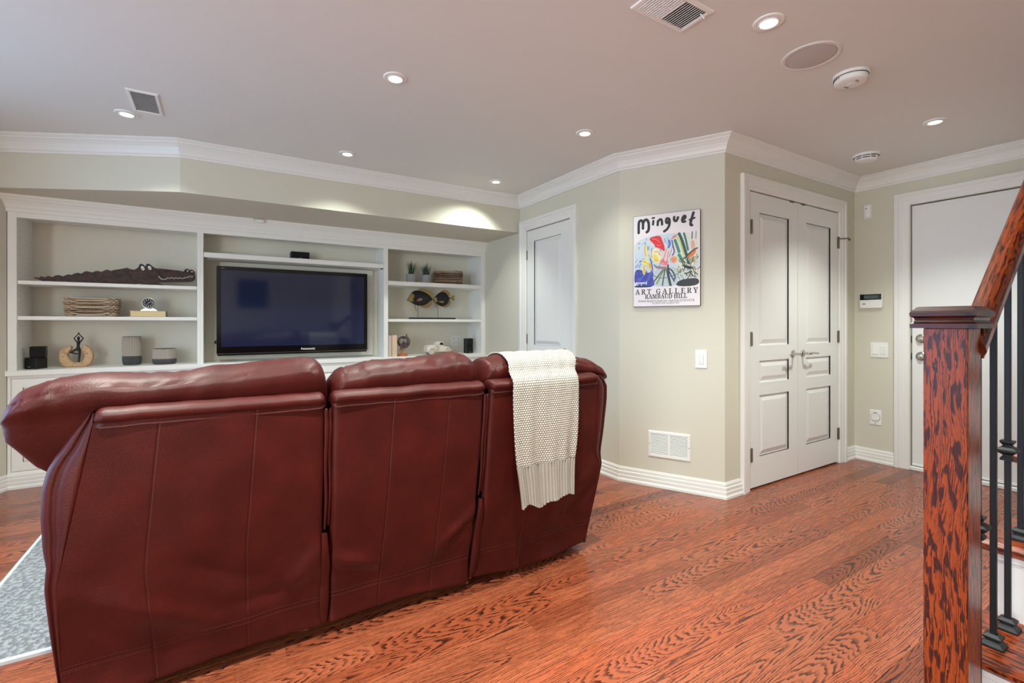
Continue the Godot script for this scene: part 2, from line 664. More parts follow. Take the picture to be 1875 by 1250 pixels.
func build_wall(called: String, label: String, p: Vector2, q: Vector2, holes: Array, e0 := 0.1, e1 := 0.1, top := 2.40, thick := 0.12) -> void:
	var m := MB.new()
	var L := p.distance_to(q)
	var cuts := [-e0]
	for h in holes:
		cuts.append(h[0])
		cuts.append(h[1])
	cuts.append(L + e1)
	for i in range(0, cuts.size(), 2):
		m.span(Vector3(cuts[i], -0.02, -thick), Vector3(cuts[i + 1], top, 0))
	for h in holes:
		m.span(Vector3(h[0], h[3], -thick), Vector3(h[1], top, 0))
		if h[2] > 0.0:
			m.span(Vector3(h[0], -0.02, -thick), Vector3(h[1], h[2], 0))
		else:
			m.span(Vector3(h[0], -0.02, -thick), Vector3(h[1], h[3], -thick + 0.02))
	solo(called, m, M.wall, label, "wall", wall_frame(p, q), "", "structure")

func build_shell() -> void:
	# walls, clockwise from the media wall
	build_wall("wall_back", "cream painted wall behind the built-in shelving", Vector2(-1.6, -4.77), Vector2(WX, -4.77), [])
	build_wall("wall_side", "pale cream wall holding the narrow white single door", Vector2(WX, -4.80), P2, [[4.80 - 3.62, 4.80 - 2.985, 0.0, 1.952]], 0.1, 0.0)
	build_wall("wall_angled", "short angled cream wall carrying the framed flower poster", P2, P3, [], 0.0, 0.0)
	build_wall("wall_closet", "cream wall around the white double closet doors", P3, Vector2(EX, WZ), [[2.962 - P3.x, 4.165 - P3.x, 0.0, 1.982]], 0.0, 0.1)
	build_wall("wall_entry", "sage cream wall around the plain white entry door", Vector2(EX, WZ), Vector2(EX, 0.50), [[1.825 - 1.455, 1.825 - 0.57, 0.0, 1.998]], 0.1, 0.1, 4.6)
	build_wall("wall_stair", "cream wall along the right side of the stairs", Vector2(EX, 0.50), Vector2(2.2, 0.50), [], 0.1, 0.0, 4.6)
	build_wall("wall_right", "cream side wall behind the foot of the stairs", Vector2(2.2, 0.50), Vector2(2.2, 2.3), [], 0.0, 0.1)
	build_wall("wall_rear", "cream wall at the far end, mirrored in the television", Vector2(2.2, 2.3), Vector2(-2.97, 2.3), [])
	build_wall("wall_left", "cream left side wall beside the rear sofa", Vector2(-2.97, 2.3), Vector2(-2.97, -0.85), [[0.35, 2.35, 0.15, 2.12]], 0.1, 0.0)
	build_wall("wall_window", "angled cream wall with the patio window beside the shelving", Vector2(-2.97, -0.85), Vector2(-1.205, -4.42), [[0.75, 2.75, 0.15, 2.12]], 0.05, 0.0)
	build_wall("wall_return", "short wall end closing the left side of the shelving", Vector2(-1.205, -4.42), Vector2(-1.205, -4.80), [], 0.0, 0.05)
	patio_window("window_1", "wide white framed patio window in the angled left wall", wall_frame(Vector2(-2.97, -0.85), Vector2(-1.205, -4.42)), 0.75, 2.75)
	patio_window("window_2", "wide white framed patio window in the left wall behind the camera", wall_frame(Vector2(-2.97, 2.3), Vector2(-2.97, -0.85)), 0.35, 2.35)
	# ceiling slab with the stair opening, and the stairwell above
	var c := MB.new()
	c.span(Vector3(-3.3, CEIL, -5.1), Vector3(2.3, CEIL + 0.14, 2.6))
	c.span(Vector3(2.3, CEIL, -5.1), Vector3(4.7, CEIL + 0.14, -0.42))
	c.span(Vector3(2.3, CEIL, 0.5), Vector3(4.7, CEIL + 0.14, 2.6))
	solo("ceiling", c, M.ceil, "smooth white ceiling dotted with recessed lights", "ceiling", Transform3D(), "", "structure")
	var s := MB.new()
	s.span(Vector3(2.2, CEIL + 0.14, -0.54), Vector3(4.6, 4.6, -0.42))
	s.span(Vector3(2.18, CEIL + 0.14, -0.54), Vector3(2.3, 4.6, 0.62))
	s.span(Vector3(2.18, 4.6, -0.54), Vector3(4.6, 4.72, 0.62))
	solo("wall_stairwell", s, M.wall, "plain walls of the opening above the stairs", "wall", Transform3D(), "", "structure")
	# bulkhead over the media unit: runs along x, then turns back towards the window wall
	var b := MB.new()
	var poly := PF([WX + 0.05, -3.737, -0.222, -3.737, -1.62, -4.428, -1.62, -4.9, WX + 0.05, -4.9])
	b.extrude(poly, CEIL - 1.955 + 0.05, Transform3D(Basis(Vector3.RIGHT, Vector3(0, 0, 1), Vector3(0, -1, 0)), Vector3(0, (CEIL + 0.05 + 1.955) * 0.5, 0)))
	solo("wall_bulkhead", b, M.wall, "pale bulkhead dropped from the ceiling above the shelving, with a turned left end", "bulkhead", Transform3D(), "", "structure")

func patio_window(called: String, label: String, wf: Transform3D, a: float, b: float) -> void:
	var w := thing(called, label, "window", Vector3.ZERO, 0, "", "structure")
	w.transform = wf
	var mid := (a + b) * 0.5
	var f := MB.new()
	f.span(Vector3(a, 0.15, -0.09), Vector3(a + 0.07, 2.12, -0.02), 0.004)
	f.span(Vector3(b - 0.07, 0.15, -0.09), Vector3(b, 2.12, -0.02), 0.004)
	f.span(Vector3(a + 0.07, 0.15, -0.09), Vector3(b - 0.07, 0.22, -0.02), 0.004)
	f.span(Vector3(a + 0.07, 2.05, -0.09), Vector3(b - 0.07, 2.12, -0.02), 0.004)
	f.span(Vector3(mid - 0.035, 0.22, -0.085), Vector3(mid + 0.035, 2.05, -0.03), 0.004)
	part("frame", f, M.trim, w)
	for s in [[a + 0.07, mid - 0.035], [mid + 0.035, b - 0.07]]:
		var g := MB.new()
		g.quad(Vector3(s[0], 0.22, -0.06), Vector3(s[1], 0.22, -0.06), Vector3(s[1], 2.05, -0.06), Vector3(s[0], 2.05, -0.06), Vector3(0, 0, 1))
		part("pane", g, M.glass, w)

func build_floor() -> void:
	var f := thing("floor", "glossy red-brown oak strip floor with dark cathedral grain", "floor", Vector3.ZERO, 0, "", "structure")
	var sub := MB.new()
	sub.span(Vector3(-3.3, -0.14, -5.1), Vector3(4.7, -0.019, 2.6))
	part("subfloor", sub, M.darkslot, f)
	# boards run along x; joints staggered
	var rng := RandomNumberGenerator.new()
	rng.seed = 4
	var wdt := 0.0826
	var boards := []
	var z := -4.86
	while z < 2.4:
		var x := -3.1 - rng.randf() * 0.9
		while x < 4.56:
			var L := rng.randf_range(0.45, 1.30)
			boards.append([x, z, L])
			x += L
		z += wdt
	# the share of the photograph each board takes up, sofa and units left out
	var eye := Vector3(0, 1.10, 0)
	var yaw := deg_to_rad(31.704)
	var ranked := []
	for i in boards.size():
		var b = boards[i]
		var area := 0.0
		for k in 12:
			var p := Vector3(b[0] + b[2] * (k % 6 + 0.5) / 6.0, 0.0, b[1] + wdt * (0.25 if k < 6 else 0.75))
			var dep: float = p.x * sin(yaw) - p.z * cos(yaw)
			if dep < 0.3:
				continue
			var u: float = 937.5 + 864.5 * (p.x * cos(yaw) + p.z * sin(yaw)) / dep
			var v: float = 592.7 + 864.5 * 1.1 / dep
			if u < -20 or u > 1895 or v > 1270:
				continue
			var r := -p.x / p.z
			if p.z < -1.66 and r > -0.22 and r < 0.86:
				continue
			if p.z < -1.79 and p.x > 2.72 or p.z < -2.4 and p.x > 2.38 or p.z < -4.4 or p.x > 4.42:
				continue
			area += b[2] * wdt / 12.0 * 864.5 * 864.5 * 1.1 / (dep * dep * dep)
		ranked.append([area, i])
	ranked.sort_custom(func(a, b): return a[0] > b[0])
	var rest := []
	for k in M.planks.size():
		rest.append(MB.new())
	for n in ranked.size():
		var i: int = ranked[n][1]
		var b = boards[i]
		var pr := RandomNumberGenerator.new()
		pr.seed = 1000 + i
		var strip := pr.randi_range(0, 5)
		var tone: int = [0, 0, 1, 2, 2, 4, 4, 3][pr.randi_range(0, 7)]
		var single: bool = n < 300 and ranked[n][0] > 0.0
		var m: MB = MB.new() if single else rest[tone]
		var L: float = b[2]
		var lift := pr.randf_range(-0.0002, 0.0002)
		var x0: float = b[0]
		var x1: float = b[0] + L
		var z0: float = b[1]
		var z1: float = b[1] + wdt
		var uo := pr.randf_range(0.0, maxf(0.0, 1.0 - L / 1.33))
		var ua := uo
		var ub := uo + L / 1.33
		if pr.randf() < 0.5:
			ua = ub
			ub = uo
		var va := (strip + 0.02) / 6.0
		var vb := (strip + 0.98) / 6.0
		if pr.randf() < 0.5:
			var tmp := va
			va = vb
			vb = tmp
		var e := 0.0006
		var c := Vector3((x0 + x1) * 0.5, 0, (z0 + z1) * 0.5) if single else Vector3.ZERO
		var T := [Vector3(x0 + e, lift, z0 + e) - c, Vector3(x1 - e, lift, z0 + e) - c, Vector3(x1 - e, lift, z1 - e) - c, Vector3(x0 + e, lift, z1 - e) - c]
		var B := [Vector3(x0, -0.0012, z0) - c, Vector3(x1, -0.0012, z0) - c, Vector3(x1, -0.0012, z1) - c, Vector3(x0, -0.0012, z1) - c]
		var D := [B[0] - Vector3(0, 0.016, 0), B[1] - Vector3(0, 0.016, 0), B[2] - Vector3(0, 0.016, 0), B[3] - Vector3(0, 0.016, 0)]
		var U := [Vector2(ua, va), Vector2(ub, va), Vector2(ub, vb), Vector2(ua, vb)]
		m.quad(T[0], T[1], T[2], T[3], Vector3.UP, U[0], U[1], U[2], U[3])
		var sides := [Vector3(0, 0, -1), Vector3(1, 0, 0), Vector3(0, 0, 1), Vector3(-1, 0, 0)]
		for s in 4:
			var t := (s + 1) % 4
			m.quad(T[s], T[t], B[t], B[s], sides[s] + Vector3.UP, U[s], U[t], U[t], U[s])
			m.quad(B[s], B[t], D[t], D[s], sides[s], U[s], U[t], U[t], U[s])
		if single:
			part("plank", m, M.planks[tone], f, Transform3D(Basis(), c))
	for k in rest.size():
		var o := part("outlying_planks", rest[k], M.planks[k], f)
		o.set_meta("kind", "stuff")

func build_mouldings() -> void:
	var horiz := Transform3D(Basis(Vector3.RIGHT, Vector3(0, 0, 1), Vector3.UP), Vector3.ZERO)
	# baseboards: (out from the wall, up)
	var bp := PF([0, 0, 0.022, 0, 0.022, 0.014, 0.0165, 0.024, 0.0165, 0.044, 0.0135, 0.047, 0.0135, 0.069, 0.009, 0.073, 0.009, 0.088, 0.004, 0.101, 0, 0.101])
	var runs := [
		["baseboard_side", [WX, -2.895, P2.x, P2.y, P3.x, P3.y, 2.875, WZ], "stepped white baseboard turning along the angled poster wall"],
		["baseboard_entry", [4.255, WZ, EX, WZ, EX, -1.552], "stepped white baseboard in the corner between closet and entry door"],
		["baseboard_window", [-2.97, 2.3, -2.97, -0.85, -1.205, -4.42, WX, -4.42, WX, -3.722], "stepped white baseboard from the patio window along the foot of the base cabinets"],
		["baseboard_rear", [2.2, 0.52, 2.2, 2.3, -2.97, 2.3], "white baseboard round the rear of the room"],
	]
	for r in runs:
		var m := MB.new()
		m.mould(PF(r[1]), bp, horiz, 1.0)
		solo(r[0], m, M.trim, r[2], "baseboard", Transform3D(), "", "structure")
	# crown: (out, down from the ceiling)
	var cp := PF([0, -0.104, 0.009, -0.104, 0.009, -0.092, 0.016, -0.086, 0.022, -0.068, 0.034, -0.046, 0.050, -0.030, 0.060, -0.024, 0.060, -0.017, 0.067, -0.014, 0.078, -0.005, 0.078, 0, 0, 0])
	var top := horiz.translated(Vector3(0, CEIL, 0))
	var cm := MB.new()
	cm.mould(PF([-1.62, -4.428, -0.222, -3.737, WX, -3.737, P2.x, P2.y, P3.x, P3.y, EX, WZ, EX, -0.42]), cp, top, 1.0)
	solo("trim_1", cm, M.trim, "white crown moulding along the bulkhead, poster wall and closet wall", "moulding", Transform3D(), "", "structure")
	var cm2 := MB.new()
	cm2.mould(PF([2.2, 0.52, 2.2, 2.3, -2.97, 2.3, -2.97, -0.85, -1.32, -4.2]), cp, top, 1.0)
	solo("trim_2", cm2, M.trim, "white crown moulding round the rear of the room", "moulding", Transform3D(), "", "structure")
	# door casings, mitred: (out from the opening, proud of the wall)
	var kp := PF([0, 0, 0, 0.007, 0.006, 0.012, 0.030, 0.015, 0.040, 0.019, 0.062, 0.020, 0.068, 0.026, 0.090, 0.026, 0.093, 0.022, 0.093, 0])
	var sets := [
		[Vector2(WX, -4.80), P2, 4.80 - 3.622, 4.80 - 2.983, 1.952, "white stepped casing around the single door"],
		[P3, Vector2(EX, WZ), 2.960 - P3.x, 4.167 - P3.x, 1.982, "white casing around the double closet doors"],
		[Vector2(EX, WZ), Vector2(EX, 0.5), 1.825 - 1.457, 1.825 - 0.568, 1.998, "white casing around the entry door"],
	]
	var n := 3
	for s in sets:
		var k := MB.new()
		k.mould(PF([s[2], 0.0, s[2], s[4], s[3], s[4], s[3], 0.0]), kp, Transform3D(), 1.0)
		solo("trim_%d" % n, k, M.trim, s[5], "door casing", wall_frame(s[0], s[1]), "", "structure")
		n += 1

# raised panel set into a door face: sunk ovolo frame and a raised field, in the plane z = 0 facing +z
func panel_mesh(x0: float, y0: float, x1: float, y1: float) -> MB:
	var m := MB.new()
	var path := PF([x0, y0, x1, y0, x1, y1, x0, y1])
	m.mould(path, PF([0, 0, 0, -0.009, 0.012, -0.009, 0.040, -0.001, 0.040, -0.02, 0, -0.02]), Transform3D(), 1.0, true)
	m.quad(Vector3(x0 + 0.039, y0 + 0.039, -0.001), Vector3(x1 - 0.039, y0 + 0.039, -0.001), Vector3(x1 - 0.039, y1 - 0.039, -0.001), Vector3(x0 + 0.039, y1 - 0.039, -0.001), Vector3(0, 0, 1))
	return m

# door leaf from stiles and rails with real openings for its panels
func leaf_mesh(x0: float, x1: float, h: float, bottom: float, panels: Array) -> MB:
	var m := MB.new()
	var px0: float = panels[0][0]
	var px1: float = panels[0][2]
	m.span(Vector3(x0, bottom, -0.036), Vector3(px0, h, 0))
	m.span(Vector3(px1, bottom, -0.036), Vector3(x1, h, 0))
	var y := bottom
	for p in panels:
		m.span(Vector3(px0, y, -0.036), Vector3(px1, p[1], 0))
		y = p[3]
	m.span(Vector3(px0, y, -0.036), Vector3(px1, h, 0))
	m.span(Vector3(px0, bottom + 0.01, -0.034), Vector3(px1, h - 0.01, -0.021))
	return m

func lever(parent: Node, x: float, y: float, dir: float) -> void:
	var rose := MB.new()
	rose.lathe(PF([0.001, 0.012, 0.014, 0.0115, 0.024, 0.009, 0.027, 0.004, 0.027, 0.0]), 24, Transform3D(Basis(Vector3.RIGHT, PI / 2), Vector3(x, y, 0)))
	var r := part("rose", rose, M.steel, parent)
	r.set_meta("label", "round brushed steel rose")
	var lv := MB.new()
	lv.tube(PackedVector3Array([Vector3(x, y, 0.008), Vector3(x, y, 0.040), Vector3(x + 0.004 * dir, y, 0.050), Vector3(x + 0.02 * dir, y, 0.054), Vector3(x + 0.05 * dir, y + 0.001, 0.054), Vector3(x + 0.09 * dir, y - 0.001, 0.053), Vector3(x + 0.118 * dir, y - 0.003, 0.050)]), [0.009, 0.009, 0.009, 0.0085, 0.007, 0.0065, 0.008], 10)
	part("lever", lv, M.steel, parent).set_meta("label", "steel lever handle")

func hinge(parent: Node, x: float, y: float, s := 1.0) -> void:
	var m := MB.new()
	m.box(Vector3(x, y, 0.004), Vector3(0.016, 0.088, 0.006), 0.001)
	m.lathe(PF([0.001, 0.048, 0.005, 0.046, 0.006, 0.044, 0.006, -0.044, 0.005, -0.046, 0.001, -0.048]), 10, Transform3D(Basis(), Vector3(x - 0.006 * s, y, 0.007)))
	part("hinge", m, M.bronze, parent).set_meta("label", "dark metal hinge")

func build_doors() -> void:
	# double closet doors
	var f := wall_frame(P3, Vector2(EX, WZ))
	f.origin += f.basis.z * -0.001
	var ox := P3.x
	var mid := 3.564 - ox
	var tops := [[0.21, 0.62], [0.705, 0.852], [0.955, 1.845]]
	for k in 2:
		var d := thing("door_%d" % (k + 1), ["left leaf of the white double closet doors, three raised panels", "right leaf of the white double closet doors, with a flip latch high on its hinge side"][k], "door", Vector3.ZERO, 0, "white double closet doors", "structure")
		d.transform = f
		var a: float = 2.966 - ox if k == 0 else mid + 0.0015
		var b: float = mid - 0.0015 if k == 0 else 4.161 - ox
		var ps := []
		for t in tops:
			ps.append([a + 0.118, t[0], b - 0.118, t[1]])
		part("leaf", leaf_mesh(a, b, 1.975, 0.012, ps), M.door, d)
		for p in ps:
			part("panel", panel_mesh(p[0], p[1], p[2], p[3]), M.door, d)
		for y in [0.233, 1.0, 1.742]:
			hinge(d, a + 0.022 if k == 0 else b - 0.004, y, 1.0 if k == 0 else -1.0)
		lever(d, b - 0.066 if k == 0 else a + 0.066, 0.886, -1.0 if k == 0 else 1.0)
		var ca := MB.new()
		ca.box(Vector3((b - 0.075 if k == 0 else a + 0.075), 1.974, -0.01), Vector3(0.055, 0.012, 0.024), 0.002)
		part("ball_catch", ca, M.bronze, d)
		if k == 1:
			var l := MB.new()
			l.tube(PackedVector3Array([Vector3(b + 0.002, 1.772, 0.012), Vector3(b + 0.03, 1.772, 0.045), Vector3(b + 0.062, 1.776, 0.05), Vector3(b + 0.075, 1.768, 0.05)]), 0.0042, 8)
			l.box(Vector3(b + 0.078, 1.766, 0.05), Vector3(0.022, 0.014, 0.012), 0.004)
			part("flip_latch", l, M.bronze, d)
	# single door
	var g := wall_frame(Vector2(WX, -4.80), P2)
	g.origin += g.basis.z * -0.006
	var s := thing("door_3", "narrow white panelled door beyond the sofa, right of the shelving", "door", Vector3.ZERO, 0, "", "structure")
	s.transform = g
	var a2 := 4.80 - 3.618
	var b2 := 4.80 - 2.987
	var ps2 := [[a2 + 0.11, 0.21, b2 - 0.125, 0.60], [a2 + 0.11, 0.69, b2 - 0.125, 0.82], [a2 + 0.11, 0.912, b2 - 0.125, 1.845]]
	part("leaf", leaf_mesh(a2, b2, 1.947, 0.012, ps2), M.door, s)
	for p in ps2:
		part("panel", panel_mesh(p[0], p[1], p[2], p[3]), M.door, s)
	for y in [0.22, 0.963, 1.728]:
		hinge(s, a2 - 0.004, y)
	lever(s, b2 - 0.07, 0.873, -1.0)
	var kp := MB.new()
	kp.box(Vector3(b2 - 0.003, 0.875, 0.001), Vector3(0.007, 0.11, 0.003), 0.001)
	part("strike_plate", kp, M.bronze, s)
	# entry door
	var e := wall_frame(Vector2(EX, WZ), Vector2(EX, 0.5))
	e.origin += e.basis.z * -0.012
	var n := thing("door_4", "plain flush white entry door behind the newel post", "door", Vector3.ZERO, 0, "", "structure")
	n.transform = e
	var lf := MB.new()
	lf.span(Vector3(0.376, 0.055, -0.045), Vector3(1.249, 1.99, 0), 0.002)
	part("leaf", lf, M.door, n)
	var sweep := MB.new()
	sweep.span(Vector3(0.378, 0.034, -0.04), Vector3(1.247, 0.054, 0.006), 0.002)
	part("door_sweep", sweep, M.white, n)
	var sill := MB.new()
	sill.span(Vector3(0.37, 0.0, -0.10), Vector3(1.255, 0.028, 0.03), 0.004)
	part("sill", sill, M.trim, n)
	for y in [0.989, 0.858]:
		var k := MB.new()
		k.lathe(PF([0.001, 0.030, 0.014, 0.029, 0.018, 0.026, 0.019, 0.012, 0.030, 0.009, 0.034, 0.004, 0.034, 0.0]), 24, Transform3D(Basis(Vector3.RIGHT, PI / 2), Vector3(0.432, y, 0)))
		part("deadbolt" if y > 0.9 else "knob", k, M.steel, n).set_meta("label", "round polished steel lock")
	for y in [0.3, 1.0, 1.7]:
		var hb := MB.new()
		hb.box(Vector3(1.252, y, 0.004), Vector3(0.014, 0.09, 0.008), 0.001)
		part("hinge", hb, M.bronze, n)
	# dark latch plate on the jamb side
	for y in [0.985, 0.855]:
		var lp := MB.new()
		lp.box(Vector3(0.3735, y, 0.0), Vector3(0.006, 0.05, 0.006), 0.001)
		part("latch_plate", lp, M.darkslot, n)

func downlight(x: float, z: float, label: String, lean: Vector3, energy := 1.0, cone := 48.0) -> void:
	var d := thing("recessed_light", label, "ceiling light", Vector3(x, CEIL, z), 0, "recessed ceiling lights")
	var ring := MB.new()
	ring.lathe(PF([0.056, 0.0, 0.056, -0.003, 0.053, -0.006, 0.044, -0.007, 0.041, -0.004]), 32)
	part("trim_ring", ring, M.white, d)
	var gim := MB.new()
	gim.lathe(PF([0.041, 0.0, 0.041, -0.006, 0.038, -0.009, 0.033, -0.009, 0.030, -0.003, 0.030, 0.0]), 32)
	part("gimbal_ring", gim, M.white, d)
	var bulb := MB.new()
	bulb.lathe(PF([0.030, -0.002, 0.028, -0.006, 0.020, -0.008, 0.001, -0.009]), 24)
	part("bulb", bulb, M.bulb, d).set_meta("label", "glowing lamp face")
	var l := SpotLight3D.new()
	l.name = "lamp"
	l.light_color = Color(0.96, 1.0, 0.96)
	l.light_energy = SPOT * energy
	l.spot_range = 12.0
	l.spot_attenuation = 2.0
	l.spot_angle = cone
	l.spot_angle_attenuation = 0.7
	l.light_size = 0.025
	l.shadow_enabled = true
	l.position = Vector3(0, -0.014, 0)
	d.add_child(l)
	l.look_at_from_position(d.to_global(l.position), d.to_global(l.position) + Vector3(0, -1, 0) + lean * 0.3, Vector3(0, 0, 1))

func build_ceiling_fittings() -> void:
	downlight(-0.448, -3.393, "recessed light beside the left ceiling vent", Vector3.ZERO, 0.36, 60.0)
	downlight(0.749, -3.384, "recessed light above the television, close to the bulkhead", Vector3.ZERO, 0.36, 60.0)
	downlight(1.943, -3.399, "recessed light nearest the corner above the single door", Vector3(-0.7, 0, -0.9), 0.42, 56.0)
	downlight(0.714, -2.222, "recessed light over the middle of the sofa, in front of the television", Vector3.ZERO, 0.8, 66.0)
	downlight(1.916, -2.245, "recessed light facing the framed flower poster", Vector3.ZERO, 0.2, 62.0)
	downlight(1.823, -1.043, "large recessed light between the ceiling vent and the round speaker", Vector3.ZERO, 1.15, 60.0)
	downlight(3.544, -1.046, "recessed light near the entry door, below the smoke detector", Vector3.ZERO, 0.85, 56.0)
	for p in [[-0.46, -2.22], [-0.46, -1.04], [0.70, -1.04], [0.70, 0.9], [-0.9, 0.9], [-2.0, 0.4]]:
		downlight(p[0], p[1], "recessed light out of the picture above the camera's side of the room", Vector3.ZERO, 1.3)
	# ceiling vent on the left: one field of louvres
	var v := thing("ceiling_vent", "small white ceiling vent beside the leftmost recessed light", "vent", Vector3(-0.34, CEIL, -3.167), 0.0, "ceiling vents")
	vent(v, 0.135, 0.29, 1, 17, 0.017, 0.0)
	var w := thing("ceiling_vent", "larger white ceiling vent with two louvre fields at the top edge", "vent", Vector3(1.443, CEIL, -1.190), 0.0, "ceiling vents")
	vent(w, 0.285, 0.155, 2, 11, 0.019, PI / 2)
	# ceiling speaker
	var s := thing("ceiling_speaker", "round flush speaker grille in the ceiling", "speaker", Vector3(2.217, CEIL, -1.079))
	var rim := MB.new()
	rim.lathe(PF([0.116, 0.0, 0.116, -0.003, 0.112, -0.005, 0.100, -0.005, 0.098, -0.002, 0.098, 0.0]), 48)
	part("rim", rim, M.ceil, s)
	var gr := MB.new()
	gr.lathe(PF([0.097, -0.001, 0.095, -0.004, 0.05, -0.006, 0.001, -0.007]), 48)
	var gm := mat(rgb8(196, 190, 186), 0.8)
	part("grille", gr, gm, s)
	# smoke detector
	var d := thing("smoke_detector", "white smoke alarm with three dark slots, next to the ceiling speaker", "smoke detector", Vector3(2.545, CEIL, -1.060), 0.5, "round ceiling detectors")
	var base := MB.new()
	base.lathe(PF([0.074, 0.0, 0.074, -0.010, 0.070, -0.013]), 40, Transform3D(), true)
	part("base", base, M.white, d)
	var body := MB.new()
	body.lathe(PF([0.063, -0.013, 0.068, -0.016, 0.069, -0.026, 0.066, -0.036, 0.058, -0.041, 0.03, -0.043, 0.001, -0.043]), 40)
	part("body", body, M.white, d)
	var band := MB.new()
	band.lathe(PF([0.0665, -0.012, 0.0665, -0.017]), 40)
	part("shadow_gap", band, M.darkslot, d)
	for k in 10:
		var sl := MB.new()
		var a := -0.7 + k * 0.16
		sl.box(Vector3(0.0685 * sin(a), -0.022, -0.0685 * cos(a)), Vector3(0.007, 0.006, 0.003), 0.0, Transform3D())
		part("slot", sl, M.darkslot, d)
	for k in [[-0.03, 0.018], [-0.02, 0.022], [-0.01, 0.025], [0.022, -0.022], [0.03, -0.016], [0.036, -0.010]]:
		var sl := MB.new()
		sl.box(Vector3(k[0], -0.0425, k[1]), Vector3(0.003, 0.002, 0.012), 0.0)
		part("sound_slot", sl, M.darkslot, d)
	var btn := MB.new()
	btn.lathe(PF([0.017, -0.042, 0.016, -0.045, 0.001, -0.0455]), 24)
	part("test_button", btn, M.white, d)
	var e := thing("smoke_detector", "small slotted white detector near the entry door corner", "smoke detector", Vector3(3.838, CEIL, -1.506), 0.0, "round ceiling detectors")
	var eb := MB.new()
	eb.lathe(PF([0.080, 0.0, 0.080, -0.008, 0.074, -0.013, 0.074, -0.016]), 40)
	part("base", eb, M.white, e)
	var core := MB.new()
	core.lathe(PF([0.056, -0.012, 0.054, -0.036]), 40)
	part("dark_core", core, M.darkslot, e)
	var cap := MB.new()
	cap.lathe(PF([0.060, -0.033, 0.060, -0.037, 0.056, -0.043, 0.04, -0.047, 0.001, -0.048]), 40)
	part("cap", cap, M.white, e)
	for y in [-0.020, -0.026]:
		var rg := MB.new()
		rg.lathe(PF([0.064, y + 0.002, 0.066, y, 0.064, y - 0.002, 0.058, y - 0.002, 0.058, y + 0.002, 0.064, y + 0.002]), 40)
		part("fin", rg, M.white, e)
	for k in 8:
		var a := TAU * k / 8.0
		var post := MB.new()
		post.box(Vector3(0.062 * cos(a), -0.025, 0.062 * sin(a)), Vector3(0.006, 0.022, 0.006), 0.0)
		part("rib", post, M.white, e)

# louvred ceiling grille: sx by sz, fields side by side along x, slats run across
func vent(o: Node3D, sx: float, sz: float, fields: int, slats: int, border: float, turn: float) -> void:
	var fr := MB.new()
	var hx := sx * 0.5
	var hz := sz * 0.5
	var horiz := Transform3D(Basis(Vector3.RIGHT, Vector3(0, 0, 1), Vector3(0, -1, 0)), Vector3.ZERO)
	fr.mould(PF([-hx, -hz, hx, -hz, hx, hz, -hx, hz]), PF([0, 0, 0.003, 0.006, border - 0.002, 0.007, border, 0.003, border, 0]), horiz, 1.0, true)
	part("frame", fr, M.white, o)
	var back := MB.new()
	back.box(Vector3(0, -0.0006, 0), Vector3(sx - border, 0.001, sz - border))
	part("duct_shadow", back, M.darkslot, o)
	if fields == 1:
		for k in slats:
			var z := -hz + border + (sz - 2 * border) * (k + 0.5) / slats
			var m := MB.new()
			m.box(Vector3.ZERO, Vector3(sx - 2 * border, 0.0012, 0.0085), 0.0, Transform3D(Basis(Vector3.RIGHT, 0.55), Vector3(0, -0.0035, z)))
			part("slat", m, M.white, o)
		return
	var inner := sx - 2 * border
	for f in 2:
		for k in slats:
			var x := -hx + border + inner * 0.5 * f + inner * 0.5 * (k + 0.5) / slats
			var m := MB.new()
			m.box(Vector3.ZERO, Vector3(0.0085, 0.0012, sz - 2 * border), 0.0, Transform3D(Basis(Vector3(0, 0, 1), -0.9 if f == 0 else 0.5), Vector3(x, -0.004, 0)))
			part("slat", m, M.white, o)
	var bar := MB.new()
	bar.box(Vector3(0, -0.004, 0), Vector3(0.006, 0.005, sz - 2 * border), 0.001)
	part("centre_bar", bar, M.white, o)
	var lv := MB.new()
	lv.tube(PackedVector3Array([Vector3(hx - border - 0.012, -0.004, 0.04), Vector3(hx - border - 0.006, -0.022, 0.05)]), 0.003, 6)
	part("damper_lever", lv, M.white, o)

